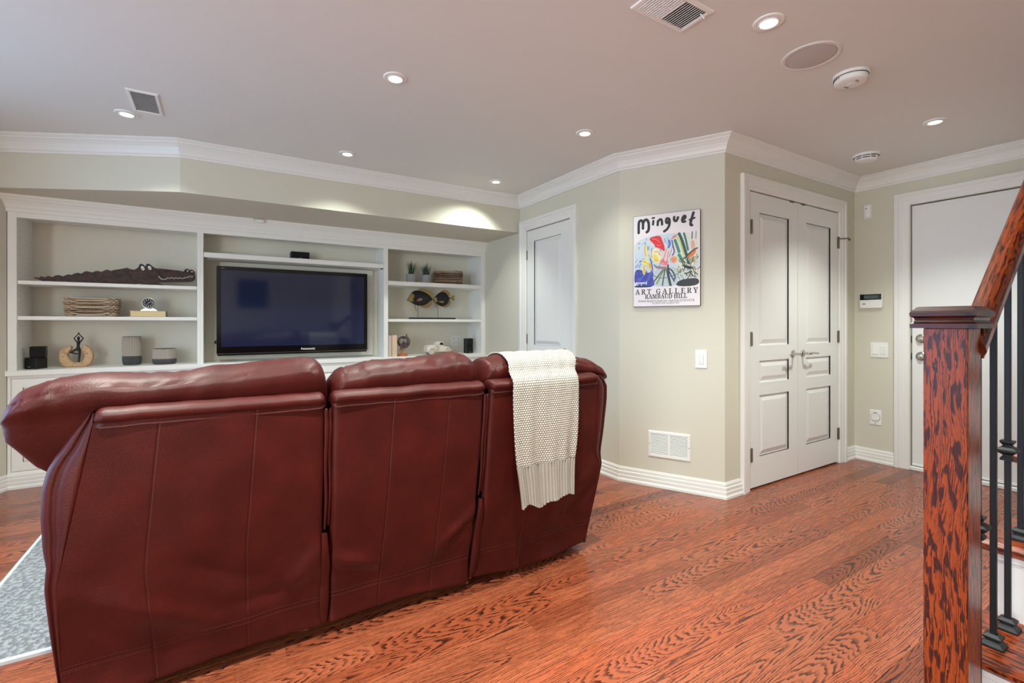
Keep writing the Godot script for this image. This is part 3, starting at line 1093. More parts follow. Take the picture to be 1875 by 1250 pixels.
func build_media_unit() -> void:
	var zb := -4.735      # inner face of the backs
	var zf := MZ
	var top := 1.811      # underside of the frieze
	var cy := 0.787       # worktop
	var horiz := Transform3D(Basis(Vector3.RIGHT, Vector3(0, 0, 1), Vector3.UP), Vector3.ZERO)
	# worktop
	var wt := MB.new()
	wt.span(Vector3(-1.212, 0.751, -4.76), Vector3(WX, cy, zf + 0.012), 0.003)
	solo("worktop", wt, M.cream, "long cream worktop under the open shelves and the television", "worktop")
	# three bays above it
	var bays := [
		["shelf_unit", "left cream shelf bay holding the metal crocodile and wicker basket", -1.202, -0.1335, [[1.392, 0.026, zf - 0.004], [1.152, 0.027, zf - 0.004]]],
		["media_bay", "middle cream bay framing the television, one shelf above it", -0.1335, 1.3315, [[1.664, 0.040, zf - 0.004]]],
		["shelf_unit", "right cream shelf bay holding the fish ornament and potted grasses", 1.3315, WX, [[1.509, 0.040, zf - 0.004], [1.146, 0.027, zf - 0.004]]],
	]
	for i in 3:
		var b = bays[i]
		var u := thing(b[0], b[1], "shelving", Vector3.ZERO, 0, "built-in media wall")
		var x0: float = b[2]
		var x1: float = b[3]
		var sl := 0.045 if i == 0 else 0.0205
		var sr := 0.045 if i == 2 else 0.0205
		var back := zb if i != 1 else -4.66
		var bk := MB.new()
		bk.span(Vector3(x0 + 0.004, cy, -4.762), Vector3(x1 - 0.004, 1.955, back))
		part("back_panel", bk, M.back, u)
		for s in [[x0, x0 + sl], [x1 - sr, x1]]:
			var sp := MB.new()
			sp.span(Vector3(s[0], cy, -4.76), Vector3(s[1], 1.95, zf - 0.02), 0.0)
			part("side_panel", sp, M.cream, u)
			var st := MB.new()
			st.span(Vector3(s[0], cy, zf - 0.02), Vector3(s[1], 1.95, zf), 0.002)
			part("stile", st, M.cream, u)
		var fr := MB.new()
		fr.span(Vector3(x0 + sl, top, zf - 0.022), Vector3(x1 - sr, 1.95, zf), 0.001)
		fr.span(Vector3(x0 + sl, top + 0.02, back), Vector3(x1 - sr, top + 0.035, zf - 0.022))
		part("frieze", fr, M.cream, u)
		for s in b[4]:
			var sh := MB.new()
			sh.span(Vector3(x0 + sl + 0.001, s[0] - s[1], back), Vector3(x1 - sr - 0.001, s[0], s[2]), 0.003)
			part("shelf", sh, M.cream, u)
		if i != 1:
			var holes := MB.new()
			for xx in [x0 + sl + 0.0004, x1 - sr - 0.0004]:
				for k in 22:
					for zz in [zb + 0.04, zf - 0.06]:
						holes.box(Vector3(xx, cy + 0.10 + k * 0.04, zz), Vector3(0.0012, 0.005, 0.005))
			part("peg_holes", holes, M.grey, u).set_meta("kind", "stuff")
		else:
			var bd := MB.new()
			bd.span(Vector3(-0.005, cy + 0.012, -4.66), Vector3(1.265, 1.62, -4.625), 0.003)
			part("television_panel", bd, M.back, u)
			for xx in [-0.10, 1.30]:
				var cl := MB.new()
				cl.box(Vector3(xx, 1.619, zf - 0.03), Vector3(0.022, 0.006, 0.02), 0.001)
				part("shelf_clip", cl, M.bronze, u)
	# crown of the unit, returned to the wall on the left
	var cp := PF([0, 1.845, 0.006, 1.848, 0.006, 1.868, 0.012, 1.876, 0.018, 1.895, 0.030, 1.915, 0.040, 1.925, 0.040, 1.932, 0.050, 1.940, 0.056, 1.955, 0, 1.955])
	var cm := MB.new()
	cm.mould(PF([-1.203, -4.50, -1.203, zf, WX, zf]), cp, horiz, 1.0)
	solo("trim_6", cm, M.cream, "cream crown moulding along the top of the built-in shelving", "moulding", Transform3D(), "", "structure")
	# base cabinets, each with a pair of raised-panel doors
	var widths := [[-1.202, -0.1335], [-0.1335, 0.599], [0.599, 1.3315], [1.3315, WX]]
	var bl := ["base cabinet at the left end, two cream doors with dark knobs", "base cabinet left of centre under the television, hidden by the sofa", "base cabinet right of centre under the television, hidden by the sofa", "base cabinet at the right end beside the single door"]
	for i in 4:
		var x0: float = widths[i][0]
		var x1: float = widths[i][1]
		var u := thing("base_cabinet", bl[i], "cabinet", Vector3.ZERO, 0, "base cabinets under the worktop")
		var bx := MB.new()
		bx.span(Vector3(x0, 0.0, -4.76), Vector3(x1, 0.751, zf - 0.022))
		part("body", bx, M.cream, u)
		var fl := 0.017
		var ff := MB.new()
		ff.span(Vector3(x0, 0.0, zf - 0.022), Vector3(x0 + fl, 0.751, zf), 0.001)
		ff.span(Vector3(x1 - fl, 0.0, zf - 0.022), Vector3(x1, 0.751, zf), 0.001)
		ff.span(Vector3(x0 + fl, 0.733, zf - 0.022), Vector3(x1 - fl, 0.751, zf), 0.001)
		ff.span(Vector3(x0 + fl, 0.0, zf - 0.022), Vector3(x1 - fl, 0.112, zf), 0.001)
		part("face_frame", ff, M.cream, u)
		var mid := (x0 + x1) * 0.5
		for k in 2:
			var a := x0 + fl + 0.002 if k == 0 else mid + 0.0015
			var b := mid - 0.0015 if k == 0 else x1 - fl - 0.002
			var dm := leaf_mesh(a, b, 0.731, 0.115, [[a + 0.055, 0.175, b - 0.055, 0.672]])
			var d := part("door", dm, M.cream, u, Transform3D(Basis(), Vector3(0, 0, zf - 0.001)))
			part("panel", panel_mesh(a + 0.055, 0.175, b - 0.055, 0.672), M.cream, d)
			var kb := MB.new()
			kb.lathe(PF([0.001, 0.026, 0.009, 0.025, 0.013, 0.020, 0.011, 0.014, 0.005, 0.010, 0.006, 0.0]), 16, Transform3D(Basis(Vector3.RIGHT, PI / 2), Vector3(b - 0.035 if k == 0 else a + 0.035, 0.700, 0)))
			part("knob", kb, M.bronze, d).set_meta("label", "dark round knob")
	# small white sensor on the crown
	var sn := thing("ceiling_sensor", "tiny white sensor box on top of the shelving crown", "sensor", Vector3(0.262, 1.938, -4.352))
	part("housing", rbox(Vector3(0.085, 0.026, 0.026), 0.005), M.white, sn)
	var sd := MB.new()
	sd.box(Vector3(-0.028, 0.0, 0.0133), Vector3(0.006, 0.006, 0.001))
	part("sensor_dot", sd, M.darkslot, sn)
	# television
	var tv := thing("television", "large flat black television hung in the middle bay", "television", Vector3(0.5785, 0, -4.52))
	var hw := 0.6055
	var body := MB.new()
	body.span(Vector3(-hw, 0.846, -0.075), Vector3(hw, 1.572, -0.012), 0.010)
	part("housing", body, M.tvblack, tv)
	var bz := MB.new()
	bz.mould(PF([-hw, 0.852, hw, 0.852, hw, 1.572, -hw, 1.572]), PF([0, -0.02, 0, -0.003, 0.003, 0, 0.030, 0, 0.030, -0.02]), Transform3D(), 1.0, true)
	part("bezel", bz, M.tvblack, tv)
	var scp := MB.new()
	scp.span(Vector3(-hw + 0.032, 0.912, -0.012), Vector3(hw - 0.032, 1.540, 0.0008))
	part("screen", scp, M.screen, tv)
	var lip := MB.new()
	lip.span(Vector3(-hw + 0.004, 0.838, -0.07), Vector3(hw - 0.004, 0.853, 0.002), 0.006)
	part("lower_edge", lip, M.tvblack, tv)
	var silver := MB.new()
	silver.span(Vector3(-hw + 0.003, 0.8525, -0.01), Vector3(hw - 0.003, 0.8565, 0.0022), 0.001)
	part("silver_strip", silver, M.steel, tv)
	part("logo", text_mesh("Panasonic", 0.0175, "Droid Sans", true), M.white, tv, Transform3D(Basis(), Vector3(0.085, 0.880, 0.0015)))
	part("badge", rbox(Vector3(0.022, 0.004, 0.001), 0.0004), M.grey, tv, Transform3D(Basis(), Vector3(-hw + 0.045, 1.556, 0.0005)))
	var knob := MB.new()
	knob.lathe(PF([0.001, 0.016, 0.012, 0.014, 0.014, 0.0]), 16, Transform3D(Basis(Vector3(0, 0, 1), PI / 2), Vector3(-hw, 0.95, -0.045)))
	part("side_control", knob, M.tvblack, tv)

func text_mesh(t: String, height: float, font: String, bold := false, depth := 0.0006) -> TextMesh:
	var f := SystemFont.new()
	f.font_names = PackedStringArray([font])
	f.font_weight = 700 if bold else 400
	var m := TextMesh.new()
	m.font = f
	m.text = t
	m.font_size = 48
	m.pixel_size = height / 35.0
	m.depth = depth
	m.curve_step = 2.0
	return m

func basket(called: String, label: String, at: Vector3, turn: float, w: float, d: float, h: float, rows: int, mats: Array, seed_: int, sag := 0.0) -> void:
	var o := thing(called, label, "basket", at, turn, "wicker baskets on the shelves")
	var rng := RandomNumberGenerator.new()
	rng.seed = seed_
	# rounded rectangle perimeter at a height
	var per := func(y: float, k: int, n: int, push: float) -> Vector3:
		var f := 1.0 - 0.06 * (1.0 - y / h)
		var a := TAU * k / n
		var e := 0.28
		var cx := cos(a)
		var cz := sin(a)
		var x := signf(cx) * pow(absf(cx), e) * (w * 0.5 * f + push)
		var z := signf(cz) * pow(absf(cz), e) * (d * 0.5 * f + push)
		return Vector3(x, y + sag * (z / d) * 2.0 * (y / h), z)
	var n := 96
	var st := MB.new()
	for k in range(0, n, 4):
		var pts := PackedVector3Array()
		for j in 5:
			pts.append(per.call(h * j / 4.0, k, n, 0.0))
		st.tube(pts, 0.0022, 5)
	part("stakes", st, mats[1], o)
	for r in rows:
		var y := h * (r + 0.6) / (rows + 0.6)
		var pts := PackedVector3Array()
		var jit := rng.randf_range(-0.001, 0.001)
		for k in n:
			var ph := (k / 4.0 + r) * PI
			pts.append(per.call(y + jit + 0.0016 * sin(k * 0.9 + r) + 0.0022 * cos(ph), k, n, 0.0085 * cos(ph)))
		var m := MB.new()
		m.tube(pts, h / rows * 0.36, 6, false, true)
		part("weaver", m, mats[rng.randi_range(0, 2)], o)
	for j in 2:
		var pts := PackedVector3Array()
		for k in n:
			pts.append(per.call(h + 0.002 + 0.003 * sin(k * 0.52 + j * PI), k, n, 0.003 * cos(k * 0.52 + j * PI)))
		var m := MB.new()
		m.tube(pts, 0.0042, 6, false, true)
		part("rim", m, mats[j], o)
	var b := MB.new()
	b.box(Vector3(0, 0.004, 0), Vector3(w * 0.9, 0.006, d * 0.9), 0.001)
	part("base", b, mats[1], o)

func ribbed_vase(label: String, at: Vector3, r: float, h: float, cut: float, taper: float) -> void:
	var o := thing("ribbed_vase", label, "vase", at, 0, "ribbed vases on the worktop")
	var seg := 216
	var band := func(y0: float, y1: float) -> MB:
		var m := MB.new()
		var rows := []
		var ys := [y0]
		for k in 6:
			ys.append(lerpf(y0, y1, (k + 1) / 6.0))
		for y in ys:
			var line := PackedVector3Array()
			for k in seg:
				var a := TAU * k / seg
				var rr := r * (1.0 - taper * pow(clampf(1.0 - y / (h * 0.16), 0.0, 1.0), 1.5))
				rr *= 1.0 - 0.03 * pow(clampf((y / h - 0.9) * 10.0, 0.0, 1.0), 2.0)
				rr += 0.0024 * cos(a * 36.0)
				line.append(Vector3(rr * cos(a), y, rr * sin(a)))
			rows.append(line)
		m.grid(rows, true, true)
		return m
	var lower: MB = band.call(0.0, h * cut)
	lower.disc(r * (1.0 - taper), 0.0, false, 48)
	part("dark_band", lower, mat(rgb8(74, 72, 76), 0.6), o).set_meta("label", "dark grey lower band")
	part("pale_band", band.call(h * cut, h), mat(rgb8(172, 160, 150), 0.6), o).set_meta("label", "ribbed taupe upper band")
	var lip := MB.new()
	lip.lathe(PF([r * 0.97, h, r * 0.95, h + 0.002, r * 0.91, h, r * 0.90, h * 0.3, 0.001, h * 0.3]), 48)
	part("inside", lip, mat(rgb8(96, 90, 86), 0.7), o)

func potted_grass(label: String, at: Vector3, s: float, seed_: int) -> void:
	var o := thing("potted_grass", label, "potted plant", at, 0, "potted grasses on the upper right shelf")
	var p := MB.new()
	p.lathe(PF([0.001, 0.0, 0.045, 0.0, 0.047, 0.004, 0.0495, 0.034, 0.0485, 0.0355, 0.0495, 0.037, 0.0515, 0.083, 0.0515, 0.087, 0.0475, 0.087, 0.046, 0.078, 0.001, 0.078]), 36)
	part("pot", p, M.pot, o)
	var rng := RandomNumberGenerator.new()
	rng.seed = seed_
	for k in 64:
		var a := rng.randf() * TAU
		var r0 := rng.randf_range(0.0, 0.036)
		var lean := rng.randf_range(0.05, 0.40) + r0 * 9.0 * rng.randf_range(0.4, 1.2)
		var L := rng.randf_range(0.095, 0.150) * s
		var dir := Vector3(cos(a), 0, sin(a))
		var side := Vector3(-sin(a), 0, cos(a))
		var rows := []
		for j in 6:
			var t := j / 5.0
			var c := dir * (r0 + L * sin(lean) * t * t * 0.9) + Vector3(0, 0.078 + L * t * cos(lean * t * 0.7), 0)
			var wd := 0.0042 * (1.0 - t * 0.96)
			rows.append(PackedVector3Array([c - side * wd, c + dir * wd * 0.35, c + side * wd]))
		var m := MB.new()
		m.grid(rows)
		part("blade", m, M.grass if rng.randf() < 0.45 else M.grassdark, o)

func speaker_cube(o: Node3D, c: Vector3, s: Vector3, turn: float) -> void:
	var x := Transform3D(Basis(Vector3.UP, turn), c)
	var b := part("cabinet", rbox(s, 0.004), M.black, o, x)
	var g := MB.new()
	g.box(Vector3(0, 0, s.z * 0.5 + 0.001), Vector3(s.x * 0.9, s.y * 0.9, 0.004), 0.0015)
	part("grille", g, mat(rgb8(14, 14, 15), 0.9), b)

func build_decor() -> void:
	# metal crocodile
	var cr := thing("crocodile_sculpture", "long flat rusty metal crocodile with round eyes and a toothy grin", "sculpture", Vector3(-0.60, 1.384, -4.515))
	var poly := PF([-0.496, 0.036, -0.484, 0.039, -0.472, 0.034, -0.463, 0.046, -0.449, 0.044, -0.440, 0.040, -0.425, 0.051, -0.412, 0.048, -0.404, 0.043, -0.385, 0.057, -0.368, 0.060, -0.346, 0.052, -0.330, 0.063, -0.316, 0.068, -0.302, 0.064, -0.288, 0.075, -0.271, 0.082, -0.249, 0.077, -0.232, 0.093, -0.217, 0.096, -0.191, 0.088, -0.171, 0.100, -0.159, 0.101, -0.139, 0.096, -0.118, 0.110, -0.106, 0.114, -0.086, 0.106,
		-0.060, 0.116, -0.034, 0.122, -0.007, 0.130, 0.008, 0.135, 0.027, 0.126, 0.046, 0.122, 0.061, 0.130, 0.074, 0.143, 0.080, 0.163, 0.089, 0.171, 0.102, 0.167, 0.116, 0.152, 0.121, 0.168, 0.134, 0.174, 0.146, 0.168, 0.166, 0.149, 0.182, 0.140, 0.217, 0.140, 0.283, 0.135, 0.323, 0.133, 0.354, 0.127, 0.364, 0.145, 0.378, 0.151, 0.391, 0.141, 0.405, 0.146, 0.419, 0.140, 0.428, 0.124, 0.432, 0.087, 0.428, 0.066, 0.412, 0.050, 0.385, 0.045, 0.283, 0.039, 0.191, 0.033, 0.214, 0.023, 0.227, 0.008, 0.153, 0.008, 0.099, 0.008, 0.086, 0.021, 0.067, 0.018, 0.033, 0.010, -0.034, 0.009,
		-0.066, 0.008, -0.174, 0.010, -0.260, 0.008, -0.344, 0.010, -0.404, 0.009, -0.444, 0.010, -0.465, 0.019, -0.484, 0.027, -0.494, 0.031])
	var cm := MB.new()
	cm.extrude(poly, 0.012, Transform3D(), 0.0012)
	part("body", cm, M.rust, cr)
	for e in [[0.100, 0.137, 0.010, 0.017], [0.142, 0.142, 0.010, 0.016], [0.380, 0.132, 0.005, 0.004], [0.409, 0.128, 0.005, 0.004]]:
		var el := PackedVector2Array()
		for k in 20:
			var a := TAU * k / 20.0
			var q := Vector2(cos(a) * e[2], sin(a) * e[3]).rotated(0.35)
			el.append(Vector2(e[0], e[1]) + q)
		var m := MB.new()
		m.extrude(el, 0.003, Transform3D(Basis(), Vector3(0, 0, 0.0068)))
		part("eye" if e[3] > 0.01 else "nostril", m, M.white, cr)
		if e[3] > 0.01:
			var pm := MB.new()
			pm.lathe(PF([0.001, 0.002, 0.004, 0.001, 0.005, 0.0]), 12, Transform3D(Basis(Vector3.RIGHT, PI / 2), Vector3(e[0] + 0.001, e[1] - 0.004, 0.0082)))
			part("pupil", pm, M.grey, cr)
	var teeth := PF([0.196, 0.082, 0.208, 0.067, 0.217, 0.059, 0.240, 0.060, 0.254, 0.073, 0.263, 0.066, 0.277, 0.077, 0.290, 0.067, 0.307, 0.076, 0.318, 0.069, 0.330, 0.077, 0.347, 0.070, 0.368, 0.081, 0.381, 0.080, 0.390, 0.095, 0.397, 0.081, 0.402, 0.098, 0.409, 0.082, 0.416, 0.094])
	var tp := PackedVector3Array()
	for q in teeth:
		tp.append(Vector3(q.x, q.y, 0.0064))
	var tm := MB.new()
	tm.tube(tp, 0.0022, 6)
	part("teeth", tm, M.white, cr)
	for x in [-0.3, 0.17]:
		part("foot", rbox(Vector3(0.03, 0.008, 0.05), 0.001), M.rust, cr, Transform3D(Basis(), Vector3(x, 0.0125, -0.03)))
	# baskets
	basket("wicker_basket", "pale willow basket on the left middle shelf beside the clock", Vector3(-0.795, 1.152, -4.575), 0.0, 0.288, 0.19, 0.128, 9, [M.wickerpale, M.wicker, M.wickerpale], 3)
	basket("wicker_basket", "dark brown willow basket on the upper right shelf beside the grasses", Vector3(2.045, 1.509, -4.585), -0.42, 0.285, 0.17, 0.132, 11, [M.wicker, M.wickerdark, M.wickerdark], 9, 0.0)
	# book lying flat with the clock on it
	var bk := thing("book", "cream book lying flat under the chrome clock", "book", Vector3(-0.468, 1.152, -4.56), 0.06, "books on the shelves")
	part("page_block", rbox(Vector3(0.212, 0.041, 0.15), 0.001), M.pages, bk, Transform3D(Basis(), Vector3(0, 0.0235, 0.0)))
	part("cover", rbox(Vector3(0.226, 0.003, 0.156), 0.0008), mat(rgb8(190, 172, 160), 0.6), bk, Transform3D(Basis(), Vector3(0, 0.0455, 0)))
	part("cover", rbox(Vector3(0.226, 0.003, 0.156), 0.0008), mat(rgb8(190, 172, 160), 0.6), bk, Transform3D(Basis(), Vector3(0, 0.0015, 0)))
	part("spine", rbox(Vector3(0.003, 0.047, 0.156), 0.0008), mat(rgb8(96, 74, 58), 0.6), bk, Transform3D(Basis(), Vector3(0.1125, 0.0235, 0)))
	# chrome clock
	var ck := thing("desk_clock", "small round chrome desk clock with a black dial", "clock", Vector3(-0.468, 1.199, -4.56), -0.12)
	var foot := MB.new()
	foot.extrude(PF([-0.048, 0.0, 0.060, 0.0, 0.060, 0.004, 0.030, 0.022, 0.010, 0.014, -0.018, 0.020, -0.048, 0.004]), 0.045, Transform3D(), 0.001)
	part("foot", foot, M.steel, ck)
	var face := Transform3D(Basis(Vector3.RIGHT, PI / 2 - 0.12), Vector3(0, 0.060, 0.0))
	var ring := MB.new()
	ring.lathe(PF([0.001, -0.014, 0.034, -0.014, 0.043, -0.004, 0.0445, 0.010, 0.041, 0.014, 0.0365, 0.011]), 40, face)
	part("case", ring, M.steel, ck)
	var dl := MB.new()
	dl.disc(0.037, 0.0105, true, 40, face)
	part("dial", dl, M.tvblack, ck)
	for k in 12:
		var a := TAU * k / 12.0
		var m := MB.new()
		m.box(Vector3(0.027, 0.0112, 0), Vector3(0.011, 0.001, 0.003 if k % 3 else 0.0045), 0.0, face * Transform3D(Basis(Vector3.UP, a), Vector3.ZERO))
		part("hour_mark", m, M.white, ck)
	for hnd in [[0.55, 0.022, 0.0026], [-2.1, 0.030, 0.0018]]:
		var m := MB.new()
		m.box(Vector3(hnd[1] * 0.45, 0.012, 0), Vector3(hnd[1], 0.001, hnd[2]), 0.0, face * Transform3D(Basis(Vector3.UP, hnd[0]), Vector3.ZERO))
		part("hand", m, M.white, ck)
	# stacked cube speaker at the left end
	var sa := thing("cube_speaker", "black two-cube loudspeaker at the left end of the worktop", "speaker", Vector3(-1.085, 0.787, -4.555), 0, "black cube speakers")
	speaker_cube(sa, Vector3(-0.010, 0.040, 0.0), Vector3(0.080, 0.078, 0.085), -0.55)
	speaker_cube(sa, Vector3(0.002, 0.118, 0.0), Vector3(0.080, 0.076, 0.085), 0.10)
	part("emblem", rbox(Vector3(0.016, 0.005, 0.0015), 0.0005), M.steel, sa, Transform3D(Basis(Vector3.UP, -0.55), Vector3(-0.036, 0.016, 0.040)))
	# centre speaker
	var sc := thing("centre_speaker", "small black speaker box on the shelf above the television", "speaker", Vector3(0.597, 1.664, -4.54), 0, "black cube speakers")
	speaker_cube(sc, Vector3(0, 0.034, 0), Vector3(0.150, 0.067, 0.09), 0.0)
	part("emblem", rbox(Vector3(0.022, 0.005, 0.0015), 0.0005), M.steel, sc, Transform3D(Basis(), Vector3(0, 0.010, 0.0485)))
	# right speaker with its lead
	var sr := thing("cube_speaker", "black upright speaker at the right end of the worktop by the outlet", "speaker", Vector3(2.265, 0.787, -4.56), 0, "black cube speakers")
	speaker_cube(sr, Vector3(0, 0.040, 0), Vector3(0.076, 0.078, 0.08), -0.02)
	speaker_cube(sr, Vector3(0, 0.1185, 0), Vector3(0.076, 0.077, 0.08), 0.02)
	part("emblem", rbox(Vector3(0.018, 0.005, 0.0015), 0.0005), M.steel, sr, Transform3D(Basis(), Vector3(0.004, 0.012, 0.0435)))
	var wire := MB.new()
	wire.tube(PackedVector3Array([Vector3(0.02, 0.12, -0.035), Vector3(0.055, 0.125, -0.045), Vector3(0.066, 0.135, -0.07), Vector3(0.062, 0.10, -0.12), Vector3(0.05, 0.03, -0.14)]), 0.0025, 6)
	part("lead", wire, M.black, sr)
	# ring of burl wood with a dark figure in tree pose
	var yo := thing("yoga_sculpture", "burl wood ring holding a dark figure in a yoga tree pose", "sculpture", Vector3(-0.88, 0.789, -4.60))
	var rp := smooth2(PF([-0.040, 0.154, -0.058, 0.148, -0.077, 0.136, -0.096, 0.124, -0.105, 0.099, -0.107, 0.077, -0.103, 0.052, -0.096, 0.026, -0.084, 0.010, -0.065, 0.000, -0.037, -0.002, -0.001, -0.002, 0.028, -0.002, 0.047, 0.000, 0.067, 0.022, 0.081, 0.051, 0.084, 0.086, 0.074, 0.119, 0.057, 0.145, 0.033, 0.157, 0.023, 0.149, 0.020, 0.127, 0.018, 0.111, 0.030, 0.098, 0.037, 0.081, 0.030, 0.053, 0.016, 0.034, -0.006, 0.029, -0.027, 0.033, -0.044, 0.049, -0.053, 0.075, -0.060, 0.091, -0.051, 0.107, -0.036, 0.132]), true, 1)
	var rm := MB.new()
	rm.extrude(rp, 0.055, Transform3D(), 0.006)
	part("wood_ring", rm, M.burl, yo)
	var fg := MB.new()
	var J := func(x: float, y: float, z := 0.0) -> Vector3: return Vector3(x, y, z)
	fg.tube(PackedVector3Array([J.call(0.002, 0.028), J.call(0.000, 0.036), J.call(0.002, 0.06), J.call(0.004, 0.09), J.call(0.003, 0.118), J.call(-0.002, 0.135)]), [0.007, 0.0042, 0.0055, 0.006, 0.0085, 0.010], 10)
	fg.tube(PackedVector3Array([J.call(-0.004, 0.130), J.call(-0.022, 0.120, 0.004), J.call(-0.045, 0.103, 0.006)]), [0.009, 0.008, 0.0055], 10)
	fg.tube(PackedVector3Array([J.call(-0.045, 0.103, 0.006), J.call(-0.022, 0.096, 0.006), J.call(-0.002, 0.091, 0.004)]), [0.0055, 0.005, 0.0035], 10)
	fg.tube(PackedVector3Array([J.call(-0.003, 0.122), J.call(-0.004, 0.136), J.call(-0.004, 0.152), J.call(-0.002, 0.170), J.call(-0.001, 0.182), J.call(-0.001, 0.192)]), [0.010, 0.0105, 0.0082, 0.011, 0.009, 0.0045], 12)
	fg.tube(PackedVector3Array([J.call(-0.001, 0.190), J.call(-0.002, 0.199), J.call(-0.002, 0.208), J.call(-0.001, 0.216)]), [0.0045, 0.0082, 0.0088, 0.005], 12)
	for s in [-1.0, 1.0]:
		fg.tube(PackedVector3Array([J.call(-0.001 + s * 0.010, 0.180), J.call(-0.001 + s * 0.018, 0.193), J.call(-0.001 + s * 0.0255, 0.206), J.call(-0.001 + s * 0.013, 0.222), J.call(-0.001 + s * 0.003, 0.235), J.call(-0.001, 0.249)]), [0.0048, 0.0042, 0.0038, 0.0034, 0.003, 0.0022], 8)
	part("figure", fg, M.black, yo)
	# ribbed vases
	ribbed_vase("tall ribbed two-tone vase on the left worktop", Vector3(-0.575, 0.787, -4.60), 0.057, 0.215, 0.32, 0.16)
	ribbed_vase("low wide ribbed two-tone bowl vase right of the tall one", Vector3(-0.372, 0.787, -4.575), 0.075, 0.118, 0.36, 0.14)
	# grasses
	potted_grass("potted grass in a grey pot, the left and wider tuft of the pair", Vector3(1.628, 1.509, -4.56), 1.05, 5)
	potted_grass("potted grass in a grey pot, next to the dark basket", Vector3(1.788, 1.509, -4.56), 0.95, 8)
	build_fish()
	build_globe_and_car()

func fin(o: Node3D, called: String, a: Array, depth: float, z: float, m: Material) -> MeshInstance3D:
	var b := MB.new()
	b.extrude(smooth2(PF(a), true, 1), depth, Transform3D(Basis(), Vector3(0, 0, z)), depth * 0.2)
	return part(called, b, m, o)

# a body whose outline is given: filled out into a rounded pillow
func pillow_body(outline: PackedVector2Array, thick: float) -> MB:
	var m := MB.new()
	var c := Vector2.ZERO
	for p in outline:
		c += p / outline.size()
	for sg in [-1.0, 1.0]:
		var rows := []
		for k in 7:
			var t := k / 6.0
			var f := cos(t * PI / 2)
			var line := PackedVector3Array()
			for p in outline:
				var q := c + (p - c) * maxf(f, 0.01)
				line.append(Vector3(q.x, q.y, sg * thick * sin(t * PI / 2)))
			rows.append(line)
		m.grid(rows, (sg < 0.0) == (m._area(outline) > 0.0), true)
	return m

